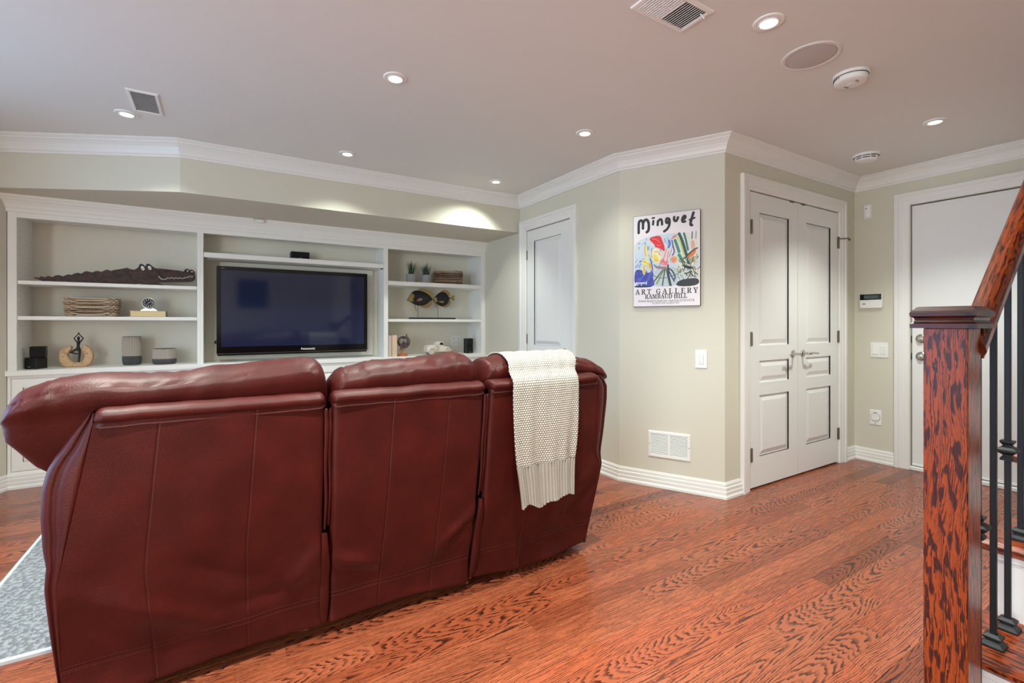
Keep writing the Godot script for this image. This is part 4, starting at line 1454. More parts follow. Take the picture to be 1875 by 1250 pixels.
func build_fish() -> void:
	var o := thing("fish_ornament", "pair of black and gold fish on rods above a dark base", "ornament", Vector3(1.85, 1.146, -4.555))
	part("base", rbox(Vector3(0.484, 0.018, 0.07), 0.001), mat(rgb8(44, 32, 38), 0.4), o, Transform3D(Basis(), Vector3(0.005, 0.009, 0)))
	for r in [[-0.153, 0.15], [0.064, 0.15]]:
		var t := MB.new()
		t.tube(PackedVector3Array([Vector3(r[0], 0.016, 0), Vector3(r[0], 0.08, 0), Vector3(r[0], r[1], 0)]), 0.0022, 8)
		part("rod", t, M.blackmetal, o)
	var f1 := part("fish", pillow_body(smooth2(PF([-0.245, 0.224, -0.225, 0.261, -0.197, 0.285, -0.166, 0.292, -0.121, 0.289, -0.072, 0.272, -0.033, 0.250, -0.012, 0.228, 0.002, 0.208, 0.002, 0.191, -0.023, 0.187, -0.051, 0.159, -0.086, 0.142, -0.135, 0.136, -0.184, 0.145, -0.221, 0.166, -0.252, 0.178, -0.262, 0.184, -0.264, 0.194]), true, 1), 0.030), M.black, o)
	f1.set_meta("label", "larger left fish, black with gold head and fins")
	fin(f1, "face", [-0.264, 0.194, -0.245, 0.221, -0.232, 0.254, -0.211, 0.259, -0.194, 0.248, -0.185, 0.222, -0.187, 0.183, -0.225, 0.170, -0.259, 0.181], 0.046, 0.0, M.gold)
	fin(f1, "dorsal_fin", [-0.163, 0.291, -0.135, 0.308, -0.093, 0.312, -0.051, 0.300, -0.012, 0.281, 0.010, 0.258, 0.013, 0.238, -0.005, 0.226, -0.033, 0.246, -0.072, 0.266, -0.121, 0.284], 0.006, 0.0, M.gold)
	fin(f1, "anal_fin", [-0.135, 0.140, -0.107, 0.120, -0.072, 0.114, -0.033, 0.123, -0.005, 0.150, 0.001, 0.174, -0.016, 0.189, -0.051, 0.163, -0.086, 0.147], 0.006, 0.0, M.gold)
	fin(f1, "pectoral_fin", [-0.180, 0.186, -0.156, 0.207, -0.132, 0.216, -0.118, 0.208, -0.121, 0.193, -0.142, 0.184, -0.173, 0.181], 0.005, 0.032, M.gold)
	fin(f1, "belly_fin", [-0.196, 0.150, -0.186, 0.148, -0.178, 0.110, -0.166, 0.080, -0.172, 0.078, -0.190, 0.112], 0.004, 0.010, M.gold)
	var f2 := part("fish", pillow_body(smooth2(PF([0.035, 0.236, 0.056, 0.260, 0.085, 0.280, 0.118, 0.288, 0.148, 0.280, 0.174, 0.257, 0.192, 0.230, 0.200, 0.220, 0.192, 0.206, 0.181, 0.175, 0.155, 0.147, 0.115, 0.134, 0.085, 0.140, 0.049, 0.158, 0.020, 0.185, 0.006, 0.201, 0.013, 0.215]), true, 1), 0.027), M.black, o)
	f2.set_meta("label", "smaller right fish, black with gold face, fins and tail")
	fin(f2, "face", [0.006, 0.208, 0.020, 0.225, 0.038, 0.231, 0.060, 0.216, 0.067, 0.199, 0.056, 0.182, 0.038, 0.172, 0.020, 0.188], 0.040, 0.0, M.gold)
	fin(f2, "dorsal_fin", [0.085, 0.288, 0.111, 0.304, 0.148, 0.307, 0.181, 0.295, 0.204, 0.268, 0.200, 0.251, 0.181, 0.245, 0.174, 0.253, 0.148, 0.276, 0.118, 0.284], 0.006, 0.0, M.gold)
	fin(f2, "anal_fin", [0.100, 0.137, 0.129, 0.124, 0.163, 0.127, 0.192, 0.144, 0.207, 0.172, 0.204, 0.196, 0.192, 0.205, 0.181, 0.179, 0.155, 0.152, 0.129, 0.140], 0.006, 0.0, M.gold)
	fin(f2, "tail_fin", [0.194, 0.227, 0.219, 0.245, 0.245, 0.258, 0.252, 0.249, 0.245, 0.228, 0.252, 0.204, 0.241, 0.195, 0.219, 0.207, 0.194, 0.217], 0.006, 0.0, M.gold)
	fin(f2, "pectoral_fin", [0.049, 0.180, 0.078, 0.190, 0.122, 0.189, 0.118, 0.177, 0.100, 0.166, 0.078, 0.176], 0.005, 0.029, M.gold)
	fin(f2, "belly_fin", [0.038, 0.165, 0.046, 0.162, 0.050, 0.140, 0.048, 0.120, 0.043, 0.120, 0.040, 0.142], 0.004, 0.008, M.gold)

func build_globe_and_car() -> void:
	# books standing against the divider
	var lab := ["dark upright book against the shelf divider, left of the globe", "cream upright book between the dark book and the globe"]
	for k in 2:
		var b := thing("book", lab[k], "book", Vector3(1.3725 + k * 0.0425, 0.787, -4.50), 0, "books on the shelves")
		var w := 0.030 if k == 0 else 0.050
		var cm := mat(rgb8(226, 196, 168) if k == 1 else rgb8(206, 186, 168), 0.7)
		part("page_block", rbox(Vector3(w - 0.006, 0.196, 0.14), 0.001), M.pages, b, Transform3D(Basis(), Vector3(0, 0.1, -0.002)))
		var cv := MB.new()
		cv.span(Vector3(-w / 2, 0, -0.074), Vector3(-w / 2 + 0.003, 0.204, 0.072), 0.0008)
		cv.span(Vector3(w / 2 - 0.003, 0, -0.074), Vector3(w / 2, 0.204, 0.072), 0.0008)
		cv.span(Vector3(-w / 2, 0, 0.069), Vector3(w / 2, 0.204, 0.073), 0.001)
		part("cover", cv, cm, b)
		if k == 0:
			part("cover_edge", rbox(Vector3(0.0035, 0.206, 0.148), 0.0008), mat(rgb8(46, 30, 26), 0.6), b, Transform3D(Basis(), Vector3(w / 2 + 0.0018, 0.103, 0)))
	# globe on a turned wooden foot
	var g := thing("globe", "small dark desk globe on a turned wooden foot", "globe", Vector3(1.512, 0.787, -4.475))
	var ft := MB.new()
	ft.lathe(PF([0.001, 0.0, 0.046, 0.0, 0.051, 0.006, 0.050, 0.014, 0.040, 0.021, 0.022, 0.027, 0.014, 0.036, 0.012, 0.046, 0.009, 0.056, 0.012, 0.062, 0.011, 0.068, 0.006, 0.074, 0.001, 0.076]), 36)
	part("foot", ft, mat(rgb8(186, 112, 66), 0.4), g)
	var gc := Vector3(0.008, 0.136, 0)
	var axis := Vector3(0.42, 0.9, 0).normalized()
	var ball := MB.new()
	var prof := PackedVector2Array()
	for k in 19:
		var a := -PI / 2 + PI * k / 18.0
		prof.append(Vector2(maxf(0.0575 * cos(a), 0.0005), 0.0575 * sin(a)))
	prof.reverse()
	ball.lathe(prof, 36, Transform3D(Basis(Vector3(axis.y, -axis.x, 0), axis, Vector3(0, 0, 1)), gc))
	var bm := mat(Color(1, 1, 1), 0.35)
	bm.albedo_texture = noise_tex(61, 0.012, 256, [0.0, rgb8(38, 40, 44), 0.58, rgb8(54, 56, 62), 0.61, rgb8(176, 140, 124), 0.69, rgb8(150, 84, 80), 0.76, rgb8(104, 130, 116), 1.0, rgb8(196, 176, 160)])
	bm.uv1_triplanar = true
	bm.uv1_scale = Vector3.ONE * 5.0
	part("ball", ball, bm, g)
	var arc := PackedVector3Array()
	for k in 25:
		var a := PI * 0.5 - PI * k / 24.0
		var perp := Vector3(axis.y, -axis.x, 0)
		arc.append(gc + (axis * sin(a) + perp * cos(a)) * 0.064)
	var am := MB.new()
	am.tube(arc, 0.0028, 8)
	part("meridian_arc", am, M.blackmetal, g)
	for s in [-1.0, 1.0]:
		var pm := MB.new()
		pm.tube(PackedVector3Array([gc + axis * s * 0.056, gc + axis * s * 0.070, gc + axis * s * 0.082]), [0.003, 0.0048, 0.004], 8)
		part("pivot", pm, M.blackmetal, g)
	# white model of an old pick-up style car
	var c := thing("model_car", "white model of a vintage open truck, beside the globe", "model car", Vector3(1.905, 0.787, -4.55), 0.12)
	var wm := mat(rgb8(232, 222, 208), 0.45)
	var body := MB.new()
	body.extrude(smooth2(PF([-0.135, 0.030, -0.138, 0.060, -0.128, 0.094, -0.08, 0.097, -0.030, 0.099, -0.020, 0.092, 0.052, 0.092, 0.075, 0.082, 0.118, 0.072, 0.136, 0.058, 0.138, 0.034, 0.120, 0.022, -0.120, 0.022]), true, 1), 0.085, Transform3D(), 0.005)
	part("body", body, wm, c)
	var cab := MB.new()
	cab.extrude(smooth2(PF([-0.028, 0.090, -0.018, 0.124, -0.006, 0.130, 0.040, 0.130, 0.052, 0.122, 0.066, 0.092]), true, 1), 0.076, Transform3D(), 0.004)
	part("cab", cab, wm, c)
	for s in [-1.0, 1.0]:
		var win := MB.new()
		win.extrude(PF([0.004, 0.098, 0.010, 0.121, 0.040, 0.121, 0.056, 0.098]), 0.003, Transform3D(Basis(), Vector3(0, 0, s * 0.0385)))
		part("side_window", win, M.darkslot, c)
		for x in [-0.088, 0.098]:
			var wh := MB.new()
			wh.lathe(PF([0.001, 0.012, 0.012, 0.012, 0.018, 0.010, 0.028, 0.009, 0.031, 0.006, 0.031, -0.006, 0.028, -0.009, 0.001, -0.009]), 28, Transform3D(Basis(Vector3.RIGHT, PI / 2 * s), Vector3(x, 0.031, s * 0.038)))
			part("wheel", wh, mat(rgb8(206, 196, 186), 0.5), c)
			var fd := MB.new()
			var arcp := PackedVector2Array()
			for k in 13:
				var a := PI * k / 12.0
				arcp.append(Vector2(x + cos(a) * 0.043, 0.031 + sin(a) * 0.040))
			for k in 13:
				var a := PI * (12 - k) / 12.0
				arcp.append(Vector2(x + cos(a) * 0.036, 0.031 + sin(a) * 0.034))
			fd.extrude(arcp, 0.026, Transform3D(Basis(), Vector3(0, 0, s * 0.042)))
			part("fender", fd, wm, c)
		var sp := MB.new()
		sp.lathe(PF([0.001, 0.010, 0.016, 0.009, 0.026, 0.007, 0.028, 0.0]), 24, Transform3D(Basis(Vector3.RIGHT, PI / 2 * s), Vector3(-0.032, 0.068, s * 0.044)))
		part("spare_wheel", sp, mat(rgb8(206, 196, 186), 0.5), c)
		var rb := MB.new()
		rb.box(Vector3(0.004, 0.024, s * 0.048), Vector3(0.12, 0.006, 0.018), 0.002)
		part("running_board", rb, mat(rgb8(120, 110, 102), 0.6), c)
		var lamp := MB.new()
		lamp.lathe(PF([0.001, 0.010, 0.009, 0.008, 0.011, 0.0]), 16, Transform3D(Basis(Vector3(0, 0, 1), -PI / 2), Vector3(0.130, 0.064, s * 0.030)))
		part("headlamp", lamp, M.steel, c)
	# outlet plate on the back of the right bay
	var ol := thing("power_outlet", "white double outlet plate at the back of the right shelf bay", "outlet", Vector3(2.20, 0.915, -4.735))
	part("plate", rbox(Vector3(0.122, 0.118, 0.006), 0.002), M.white, ol, Transform3D(Basis(), Vector3(0, 0, 0.003)))
	for x in [-0.028, 0.028]:
		for y in [-0.024, 0.024]:
			var fc := part("socket", rbox(Vector3(0.034, 0.034, 0.003), 0.001), M.cream, ol, Transform3D(Basis(), Vector3(x, y, 0.0070)))
			for q in [[-0.006, 0.004, 0.003, 0.010], [0.006, 0.004, 0.003, 0.010], [0.0, -0.009, 0.005, 0.005]]:
				part("slot", rbox(Vector3(q[2], q[3], 0.001)), M.darkslot, fc, Transform3D(Basis(), Vector3(q[0], q[1], 0.0017)))

# ---------------------------------------------------------------- sofa (own frame: x along the back, y up, z towards the camera; z = 0 at the top of the back)
const SOFA_X := 0.605
const SOFA_Z := -1.655

func lin(tab: Array, y: float) -> float:
	# tab: [y0, v0, y1, v1 ...] with y falling
	if y >= tab[0]:
		return tab[1]
	for i in range(2, tab.size(), 2):
		if y >= tab[i]:
			var t: float = (y - tab[i]) / (tab[i - 2] - tab[i])
			return lerpf(tab[i + 1], tab[i - 1], t)
	return tab[tab.size() - 1]

func back_z(y: float) -> float:
	var t := clampf((0.835 - y) / 0.80, 0.0, 1.0)
	return lerpf(0.0, -0.112, t) + 0.018 * sin(PI * clampf(t * 1.05, 0.0, 1.0))

# xl, xr: edges by height; seams: [[x at top share, x at bottom share]]; folds: [x0, y0, x1, y1, height, width]
func back_sheet(xl: Array, xr: Array, seams: Array, folds: Array, hem: float, seed_: int, round_l: bool, round_r: bool) -> MB:
	var m := MB.new()
	var nz := FastNoiseLite.new()
	nz.seed = seed_
	nz.frequency = 3.2
	nz.fractal_octaves = 2
	var fs := [0.0, 0.006, 0.016, 0.03, 0.05]
	for k in range(1, 26):
		fs.append(0.05 + 0.90 * k / 26.0)
	fs.append_array([0.95, 0.97, 0.984, 0.994, 1.0])
	for s in seams:
		for d in [-0.016, -0.010, -0.0065, -0.0035, 0.0, 0.0035, 0.0065, 0.010, 0.016]:
			fs.append(s[0] + d)
	fs.sort()
	var ys := []
	for k in 61:
		ys.append(lerpf(0.836, hem, k / 60.0))
	for d in [-0.008, -0.005, -0.0025, 0.0, 0.0025, 0.005, 0.008]:
		ys.append(0.148 + d)
	ys.sort()
	ys.reverse()
	var rows := []
	var tuck := []
	for y in ys:
		var t := clampf((0.836 - y) / 0.80, 0.0, 1.0)
		var a := lin(xl, y)
		var b := lin(xr, y)
		var line := PackedVector3Array()
		for f0 in fs:
			# seams lean: shift the share of the width
			var f: float = f0
			var shift := 0.0
			for s in seams:
				shift += (s[1] - s[0]) * t * clampf(1.0 - absf(f0 - s[0]) / 0.30, 0.0, 1.0)
			f += shift * sin(PI * clampf(f0, 0.0, 1.0)) if seams.size() else 0.0
			var x := lerpf(a, b, f)
			var z := back_z(y)
			var w := b - a
			z += 0.010 * sin(PI * f0) * (1.0 - 0.4 * t)
			# soft unevenness, growing downwards
			z += nz.get_noise_2d(x * 1.0, y * 0.8) * lerpf(0.003, 0.010, t)
			# rounded sides
			var r := 0.022
			if round_l and f0 * w < r:
				var q: float = 1.0 - f0 * w / r
				z -= r * (1.0 - sqrt(maxf(0.0, 1.0 - q * q)))
			if round_r and (1.0 - f0) * w < r:
				var q: float = 1.0 - (1.0 - f0) * w / r
				z -= r * (1.0 - sqrt(maxf(0.0, 1.0 - q * q)))
			for s in seams:
				var d: float = (f0 - s[0]) * w
				z -= 0.0024 * exp(-d * d / 0.0000030)
			var dh: float = y - 0.148
			z -= 0.0016 * exp(-dh * dh / 0.0000040)
			for q in folds:
				var p0 := Vector2(q[0], q[1])
				var p1 := Vector2(q[2], q[3])
				var pt := Vector2(x, y)
				var tt := clampf((pt - p0).dot(p1 - p0) / (p1 - p0).length_squared(), 0.0, 1.0)
				var dd := pt.distance_to(p0.lerp(p1, tt))
				z += q[4] * exp(-dd * dd / (q[5] * q[5])) * (0.25 + 0.75 * sin(PI * clampf(tt, 0.08, 0.92)))
			# skirt kicks out and waves a little
			var sk := clampf((0.16 - y) / 0.13, 0.0, 1.0)
			z += sk * sk * (0.014 + 0.010 * sin(x * 9.0 + seed_))
			var yy: float = y
			yy += sk * sk * 0.012 * sin(x * 7.0 + seed_ * 1.7)
			line.append(Vector3(x, yy, z))
		rows.append(line)
	# stitches beside the seams and along the hem
	stitches = MB.new()
	for sm in seams:
		var best := 0
		for c in fs.size():
			if absf(fs[c] - sm[0] - 0.0065) < absf(fs[best] - sm[0] - 0.0065):
				best = c
		var run := PackedVector3Array()
		for r in rows:
			run.append(r[best] + Vector3(0, 0, 0.0004))
		dash(stitches, run)
	for off in [-0.008, 0.008]:
		var at := 0
		for r in ys.size():
			if absf(ys[r] - 0.148 - off) < absf(ys[at] - 0.148 - off):
				at = r
		var run := PackedVector3Array()
		for p in rows[at]:
			run.append(p + Vector3(0, 0, 0.0004))
		dash(stitches, run)
	# turn the bottom edge under
	var last: PackedVector3Array = rows[rows.size() - 1]
	var under := PackedVector3Array()
	var under2 := PackedVector3Array()
	for p in last:
		under.append(p + Vector3(0, -0.002, -0.004))
		under2.append(p + Vector3(0, 0.012, -0.012))
	rows.append(under)
	rows.append(under2)
	m.grid(rows, true)
	return m

func top_roll(x0: float, x1: float, seed_: int) -> MB:
	var m := MB.new()
	var nz := FastNoiseLite.new()
	nz.seed = seed_
	nz.frequency = 6.0
	var rows := []
	var prof := [[0.010, 0.822], [0.004, 0.834], [0.010, 0.837], [0.0165, 0.845], [0.0155, 0.856], [0.006, 0.865], [-0.012, 0.871], [-0.035, 0.873], [-0.060, 0.868], [-0.085, 0.852], [-0.10, 0.82]]
	var n := 44
	for k in n + 1:
		var f := 0.5 - 0.5 * cos(PI * k / n)
		var x := lerpf(x0, x1, f)
		var d := minf(f, 1.0 - f) * (x1 - x0)
		var e := 1.0
		if d < 0.025:
			e = pow(maxf(0.0, 1.0 - pow(1.0 - d / 0.025, 2.6)), 1.0 / 2.6)
		var line := PackedVector3Array()
		for p in prof:
			var u := nz.get_noise_1d(x * 1.3) * 0.003
			line.append(Vector3(x, 0.838 + (p[1] - 0.838 + u) * e, -0.035 + (p[0] + 0.035) * e))
		rows.append(line)
	m.grid(rows, true)
	return m

# plump head cushion; outer: -1 left end free, +1 right end free, 0 between two others
func head_cushion(x0: float, x1: float, outer: int, crest: Array, seed_: int) -> MB:
	var m := MB.new()
	var nz := FastNoiseLite.new()
	nz.seed = seed_
	nz.frequency = 5.0
	nz.fractal_octaves = 3
	# ring from the bottom of the back face over the top to the front; third value: share of crest height change felt
	var ring := [[-0.150, 0.62, 0.0], [-0.105, 0.70, 0.0], [-0.075, 0.78, 0.0], [-0.066, 0.835, 0.1], [-0.052, 0.875, 0.4], [-0.042, 0.905, 0.7], [-0.044, 0.930, 0.9], [-0.052, 0.946, 1.0], [-0.056, 0.950, 1.0], [-0.063, 0.957, 1.0], [-0.085, 0.970, 1.0], [-0.120, 0.979, 1.0], [-0.160, 0.981, 1.0], [-0.205, 0.972, 1.0], [-0.245, 0.950, 0.9], [-0.285, 0.910, 0.7], [-0.315, 0.850, 0.4], [-0.330, 0.76, 0.1], [-0.335, 0.62, 0.0]]
	var nx := 64
	var rows := []
	for k in nx + 1:
		var f := float(k) / nx
		f = 0.5 - 0.5 * cos(PI * f)
		var line := PackedVector3Array()
		for i in ring.size():
			var y: float = ring[i][1]
			var z: float = ring[i][0]
			# free ends reach further out in the middle than below
			var xa := x0
			var xb := x1
			var drop := lin([0.90, 0.0, 0.79, 0.0, 0.74, 0.014, 0.70, 0.045, 0.62, 0.115], y)
			if outer < 0:
				xa += drop
			if outer > 0:
				xb -= drop
			var x := lerpf(xa, xb, f)
			var h := lin_up(crest, x)
			y += (h - 0.981) * ring[i][2]
			var dl := f * (xb - xa)
			var dr := (1.0 - f) * (xb - xa)
			var rl := 0.10 if outer < 0 else 0.06
			var rr := 0.13 if outer > 0 else 0.06
			var e := 1.0
			if dl < rl:
				var pw := 4.0 if outer < 0 else 2.4
				e = minf(e, pow(maxf(0.0, 1.0 - pow(1.0 - dl / rl, pw)), 1.0 / pw))
			if dr < rr:
				var pw := 2.8 if outer > 0 else 2.4
				e = minf(e, pow(maxf(0.0, 1.0 - pow(1.0 - dr / rr, pw)), 1.0 / pw))
			var cz := -0.185
			var cy := 0.815
			z = cz + (z - cz) * e
			y = cy + (y - cy) * e
			# wrinkles
			var wn := nz.get_noise_3d(x, y * 1.2, z * 1.5)
			var wr := absf(nz.get_noise_3d(x * 2.3 + 9.0, y * 1.4, z * 2.0))
			var amt: float = 0.0045 * ring[i][2]
			var nrm := Vector3(0, y - 0.84, z - cz).normalized()
			var p: Vector3 = Vector3(x, y, z) + nrm * (wn * amt * 1.2 - (0.0065 * exp(-wr * 30.0)) * ring[i][2] * e)
			# stitched seam along the top of the back face
			if i == 8 or (i == 4 and outer != 0):
				p -= nrm * (0.0045 if i == 8 else 0.002)
			line.append(p)
		rows.append(line)
	m.grid(rows, true)
	return m

func lin_up(tab: Array, x: float) -> float:
	if x <= tab[0]:
		return tab[1]
	for i in range(2, tab.size(), 2):
		if x <= tab[i]:
			var t: float = (x - tab[i - 2]) / (tab[i] - tab[i - 2])
			t = t * t * (3.0 - 2.0 * t)
			return lerpf(tab[i - 1], tab[i + 1], t)
	return tab[tab.size() - 1]

# outer wing of the back: from the panel's edge round to the side and forward
func wing(xin: Array, xout: Array, s: float) -> MB:
	var m := MB.new()
	var rows := []
	for k in 57:
		var y := lerpf(0.862, 0.035, k / 56.0)
		var a := lin(xin, y)
		var b := lin(xout, y)
		var zi := back_z(minf(y, 0.835)) - 0.004
		var line := PackedVector3Array()
		line.append(Vector3(a - s * 0.006, y, zi - 0.03))
		line.append(Vector3(a - s * 0.002, y, zi - 0.010))
		var w := absf(b - a)
		# nearly flat towards the back, then a tight roll into the side
		var rad := minf(0.034, w * 0.55)
		for j in 6:
			var t := j / 5.0
			line.append(Vector3(a + s * (w - rad) * t, y, zi - 0.030 * t * t * minf(1.0, w / 0.10) - 0.003 * (1.0 if j == 5 else 0.0)))
		var ze := zi - 0.030 * minf(1.0, w / 0.10)
		for j in range(1, 9):
			var ang := j / 8.0 * PI / 2
			line.append(Vector3(b - s * rad + s * rad * sin(ang), y, ze + 0.004 * sin(ang * 2.0) - rad * 1.3 * (1.0 - cos(ang))))
		for j in [0.12, 0.2, 0.3, 0.42]:
			line.append(Vector3(b - s * (j - 0.085) * 0.02, y, minf(zi - j, ze - rad * 1.3 - 0.01)))
		rows.append(line)
	# close over the top
	m.grid(rows, s > 0.0)
	return m

var stitches: MB

# short thread stitches along a polyline
func dash(m: MB, run: PackedVector3Array, pitch := 0.0075) -> void:
	var left := 0.0
	for i in run.size() - 1:
		var d := run[i + 1] - run[i]
		var L := d.length()
		if L < 1e-5:
			continue
		var t := left
		while t < L:
			var c := run[i] + d * (t / L)
			var x := Vector3(d.x, d.y, d.z) / L
			var up := Vector3(0, 0, 1)
			var y := up.cross(x).normalized()
			m.box(Vector3.ZERO, Vector3(0.0048, 0.0010, 0.0010), 0.0, Transform3D(Basis(x, y, x.cross(y)), c))
			t += pitch
		left = t - L

func build_sofa() -> void:
	var o := thing("leather_sofa", "large dark red leather reclining sofa seen from behind, with three head cushions", "sofa", Vector3(SOFA_X, 0, SOFA_Z))
	# edges of the three back panels, by height
	var l_in := [0.836, -0.893, 0.70, -0.918, 0.40, -0.974, 0.03, -0.976]
	var l_r := [0.836, -0.309, 0.40, -0.308, 0.03, -0.296]
	var c_l := [0.836, -0.287, 0.40, -0.284, 0.03, -0.280]
	var c_r := [0.836, 0.291, 0.40, 0.281, 0.03, 0.272]
	var r_l := [0.836, 0.318, 0.40, 0.310, 0.03, 0.288]
	var r_r := [0.836, 0.884, 0.50, 0.890, 0.43, 0.930, 0.30, 0.918, 0.03, 0.900]
	var bp1 := part("back_panel", back_sheet(l_in, l_r, [[0.244, 0.335], [0.655, 0.656]], [[-0.95, 0.37, -0.62, 0.17, 0.013, 0.030], [-0.72, 0.40, -0.50, 0.28, -0.010, 0.035], [-0.42, 0.20, -0.30, 0.36, 0.012, 0.028], [-0.60, 0.22, -0.36, 0.21, -0.009, 0.025]], 0.046, 3, false, true), M.leather, o)
	part("stitching", stitches, M.stitch, bp1).set_meta("kind", "stuff")
	var bp2 := part("back_panel", back_sheet(c_l, c_r, [[0.36, 0.30], [0.73, 0.665]], [[0.285, 0.36, 0.12, 0.22, 0.014, 0.022], [0.27, 0.30, 0.14, 0.20, -0.010, 0.022], [-0.28, 0.285, -0.12, 0.225, 0.013, 0.022], [-0.27, 0.24, -0.13, 0.20, -0.008, 0.020]], 0.046, 5, true, true), M.leather, o)
	part("stitching", stitches, M.stitch, bp2).set_meta("kind", "stuff")
	var bp3 := part("back_panel", back_sheet(r_l, r_r, [[0.34, 0.34], [0.70, 0.70]], [[0.90, 0.42, 0.66, 0.25, 0.012, 0.03], [0.90, 0.34, 0.75, 0.20, -0.010, 0.03], [0.31, 0.36, 0.42, 0.2, 0.010, 0.02]], 0.042, 8, true, false), M.leather, o)
	part("stitching", stitches, M.stitch, bp3).set_meta("kind", "stuff")
	for r in [[-0.896, -0.306, 1], [-0.290, 0.294, 2], [0.315, 0.890, 3]]:
		part("top_roll", top_roll(r[0], r[1], r[2]), M.leather, o)
	# outer wings
	part("wing", wing(l_in, [0.862, -0.900, 0.852, -0.906, 0.82, -0.931, 0.795, -0.949, 0.742, -0.984, 0.709, -1.000, 0.661, -1.011, 0.59, -1.015, 0.503, -1.011, 0.451, -1.001, 0.43, -1.003, 0.386, -1.006, 0.252, -0.998, 0.15, -0.990, 0.03, -0.980], -1.0), M.leather, o)
	part("wing", wing([0.862, 0.886, 0.836, 0.888, 0.50, 0.894, 0.43, 0.934, 0.30, 0.920, 0.03, 0.902], [0.862, 0.92, 0.85, 0.945, 0.83, 0.975, 0.802, 0.995, 0.742, 0.998, 0.595, 0.988, 0.494, 0.975, 0.435, 0.965, 0.385, 0.962, 0.289, 0.948, 0.183, 0.926, 0.03, 0.912], 1.0), M.leather, o)
	# head cushions
	part("head_cushion", head_cushion(-1.098, -0.276, -1, [-1.098, 0.900, -1.05, 0.930, -0.99, 0.948, -0.90, 0.960, -0.80, 0.952, -0.72, 0.954, -0.60, 0.965, -0.48, 0.974, -0.36, 0.984, -0.30, 0.975, -0.276, 0.94], 15), M.leather, o)
	part("head_cushion", head_cushion(-0.285, 0.312, 0, [-0.285, 0.920, -0.22, 0.945, -0.11, 0.962, 0.0, 0.966, 0.10, 0.974, 0.22, 0.984, 0.28, 0.968, 0.312, 0.93], 23), M.leather, o)
	part("head_cushion", head_cushion(0.306, 1.040, 1, [0.306, 0.93, 0.36, 0.955, 0.45, 0.966, 0.66, 0.962, 0.80, 0.953, 0.90, 0.935, 0.97, 0.912, 1.040, 0.880], 31), M.leather, o)
	# narrow gussets in the two gaps, and the torn dark slots below them
	for g in [[-0.298, 0.40, -1.0], [0.304, 0.405, 1.0]]:
		for k in 2:
			var pts := PackedVector3Array()
			for j in 9:
				var y := lerpf(0.812, g[1] + 0.012 * k, j / 8.0)
				pts.append(Vector3(g[0] + (k - 0.5) * 0.013 - (0.006 if g[2] > 0 else -0.004) * (j / 8.0) + 0.002 * sin(j * 1.3 + k), y, back_z(y) - 0.012 - 0.004 * k))
			var tb := MB.new()
			tb.tube(pts, [0.007, 0.009, 0.0075, 0.007, 0.0065, 0.006, 0.006, 0.0055, 0.004], 8)
			part("gusset", tb, M.leather, o)
		var fl := MB.new()
		var rows := []
		for j in 12:
			var y := lerpf(0.392, 0.045, j / 11.0)
			var w := lerpf(0.020, 0.034, minf(1.0, j / 4.0))
			var x0: float = g[0] - 0.016 if g[2] < 0 else g[0] - 0.014 - 0.016 * j / 11.0
			var z := back_z(y) + 0.001 + 0.004 * sin(j * 0.9)
			rows.append(PackedVector3Array([Vector3(x0, y, z - 0.012), Vector3(x0 + 0.002, y, z), Vector3(x0 + w * 0.5, y, z + 0.003), Vector3(x0 + w - 0.002, y, z), Vector3(x0 + w, y, z - 0.012)]))
		fl.grid(rows, true)
		part("skirt_flap", fl, M.leather, o)
	# inner frame, seats, arms and front
	var fr := MB.new()
	fr.span(Vector3(-0.90, 0.10, -0.30), Vector3(0.86, 0.80, -0.15), 0.02)
	part("back_frame", fr, M.leatherdark, o)
	var bs := MB.new()
	bs.span(Vector3(-0.88, 0.035, -0.95), Vector3(0.84, 0.30, -0.22), 0.02)
	part("base", bs, M.leatherdark, o)
	for k in 3:
		var x := -0.575 + 0.575 * k
		var sc := MB.new()
		sc.span(Vector3(x - 0.28, 0.28, -1.0), Vector3(x + 0.28, 0.50, -0.30), 0.06)
		part("seat_cushion", sc, M.leather, o)
	for s in [-1.0, 1.0]:
		var am := MB.new()
		am.box(Vector3(s * 0.945, 0.32, -0.68), Vector3(0.17, 0.56, 0.64), 0.06)
		part("arm", am, M.leather, o)
	for x in [-0.85, 0.82]:
		for z in [-0.90, -0.24]:
			var lift := 0.0145 if z < -0.5 else 0.0
			part("foot", rbox(Vector3(0.06, 0.036 - lift, 0.06), 0.004), M.black, o, Transform3D(Basis(), Vector3(x, 0.018 + lift * 0.5, z)))
	build_throw()
	# rug in front of the sofa, its corner and left edge in view
	var rg := MB.new()
	rg.span(Vector3(-0.785, 0.001, -3.75), Vector3(1.72, 0.012, -2.160), 0.004)
	var rugo := thing("area_rug", "pale grey rug with a faint raised pattern, half under the sofa", "rug")
	part("pile", rg, M.rug, rugo)
	var edge := MB.new()
	var hz := Transform3D(Basis(Vector3.RIGHT, Vector3(0, 0, 1), Vector3.UP), Vector3.ZERO)
	edge.mould(PF([-0.785, -3.75, 1.72, -3.75, 1.72, -2.16, -0.785, -2.16]), PF([-0.004, 0, -0.004, 0.011, 0.001, 0.0145, 0.010, 0.0140, 0.012, 0.011, 0.012, 0]), hz, 1.0, true)
	part("border", edge, mat(rgb8(196, 198, 200), 0.9), rugo)

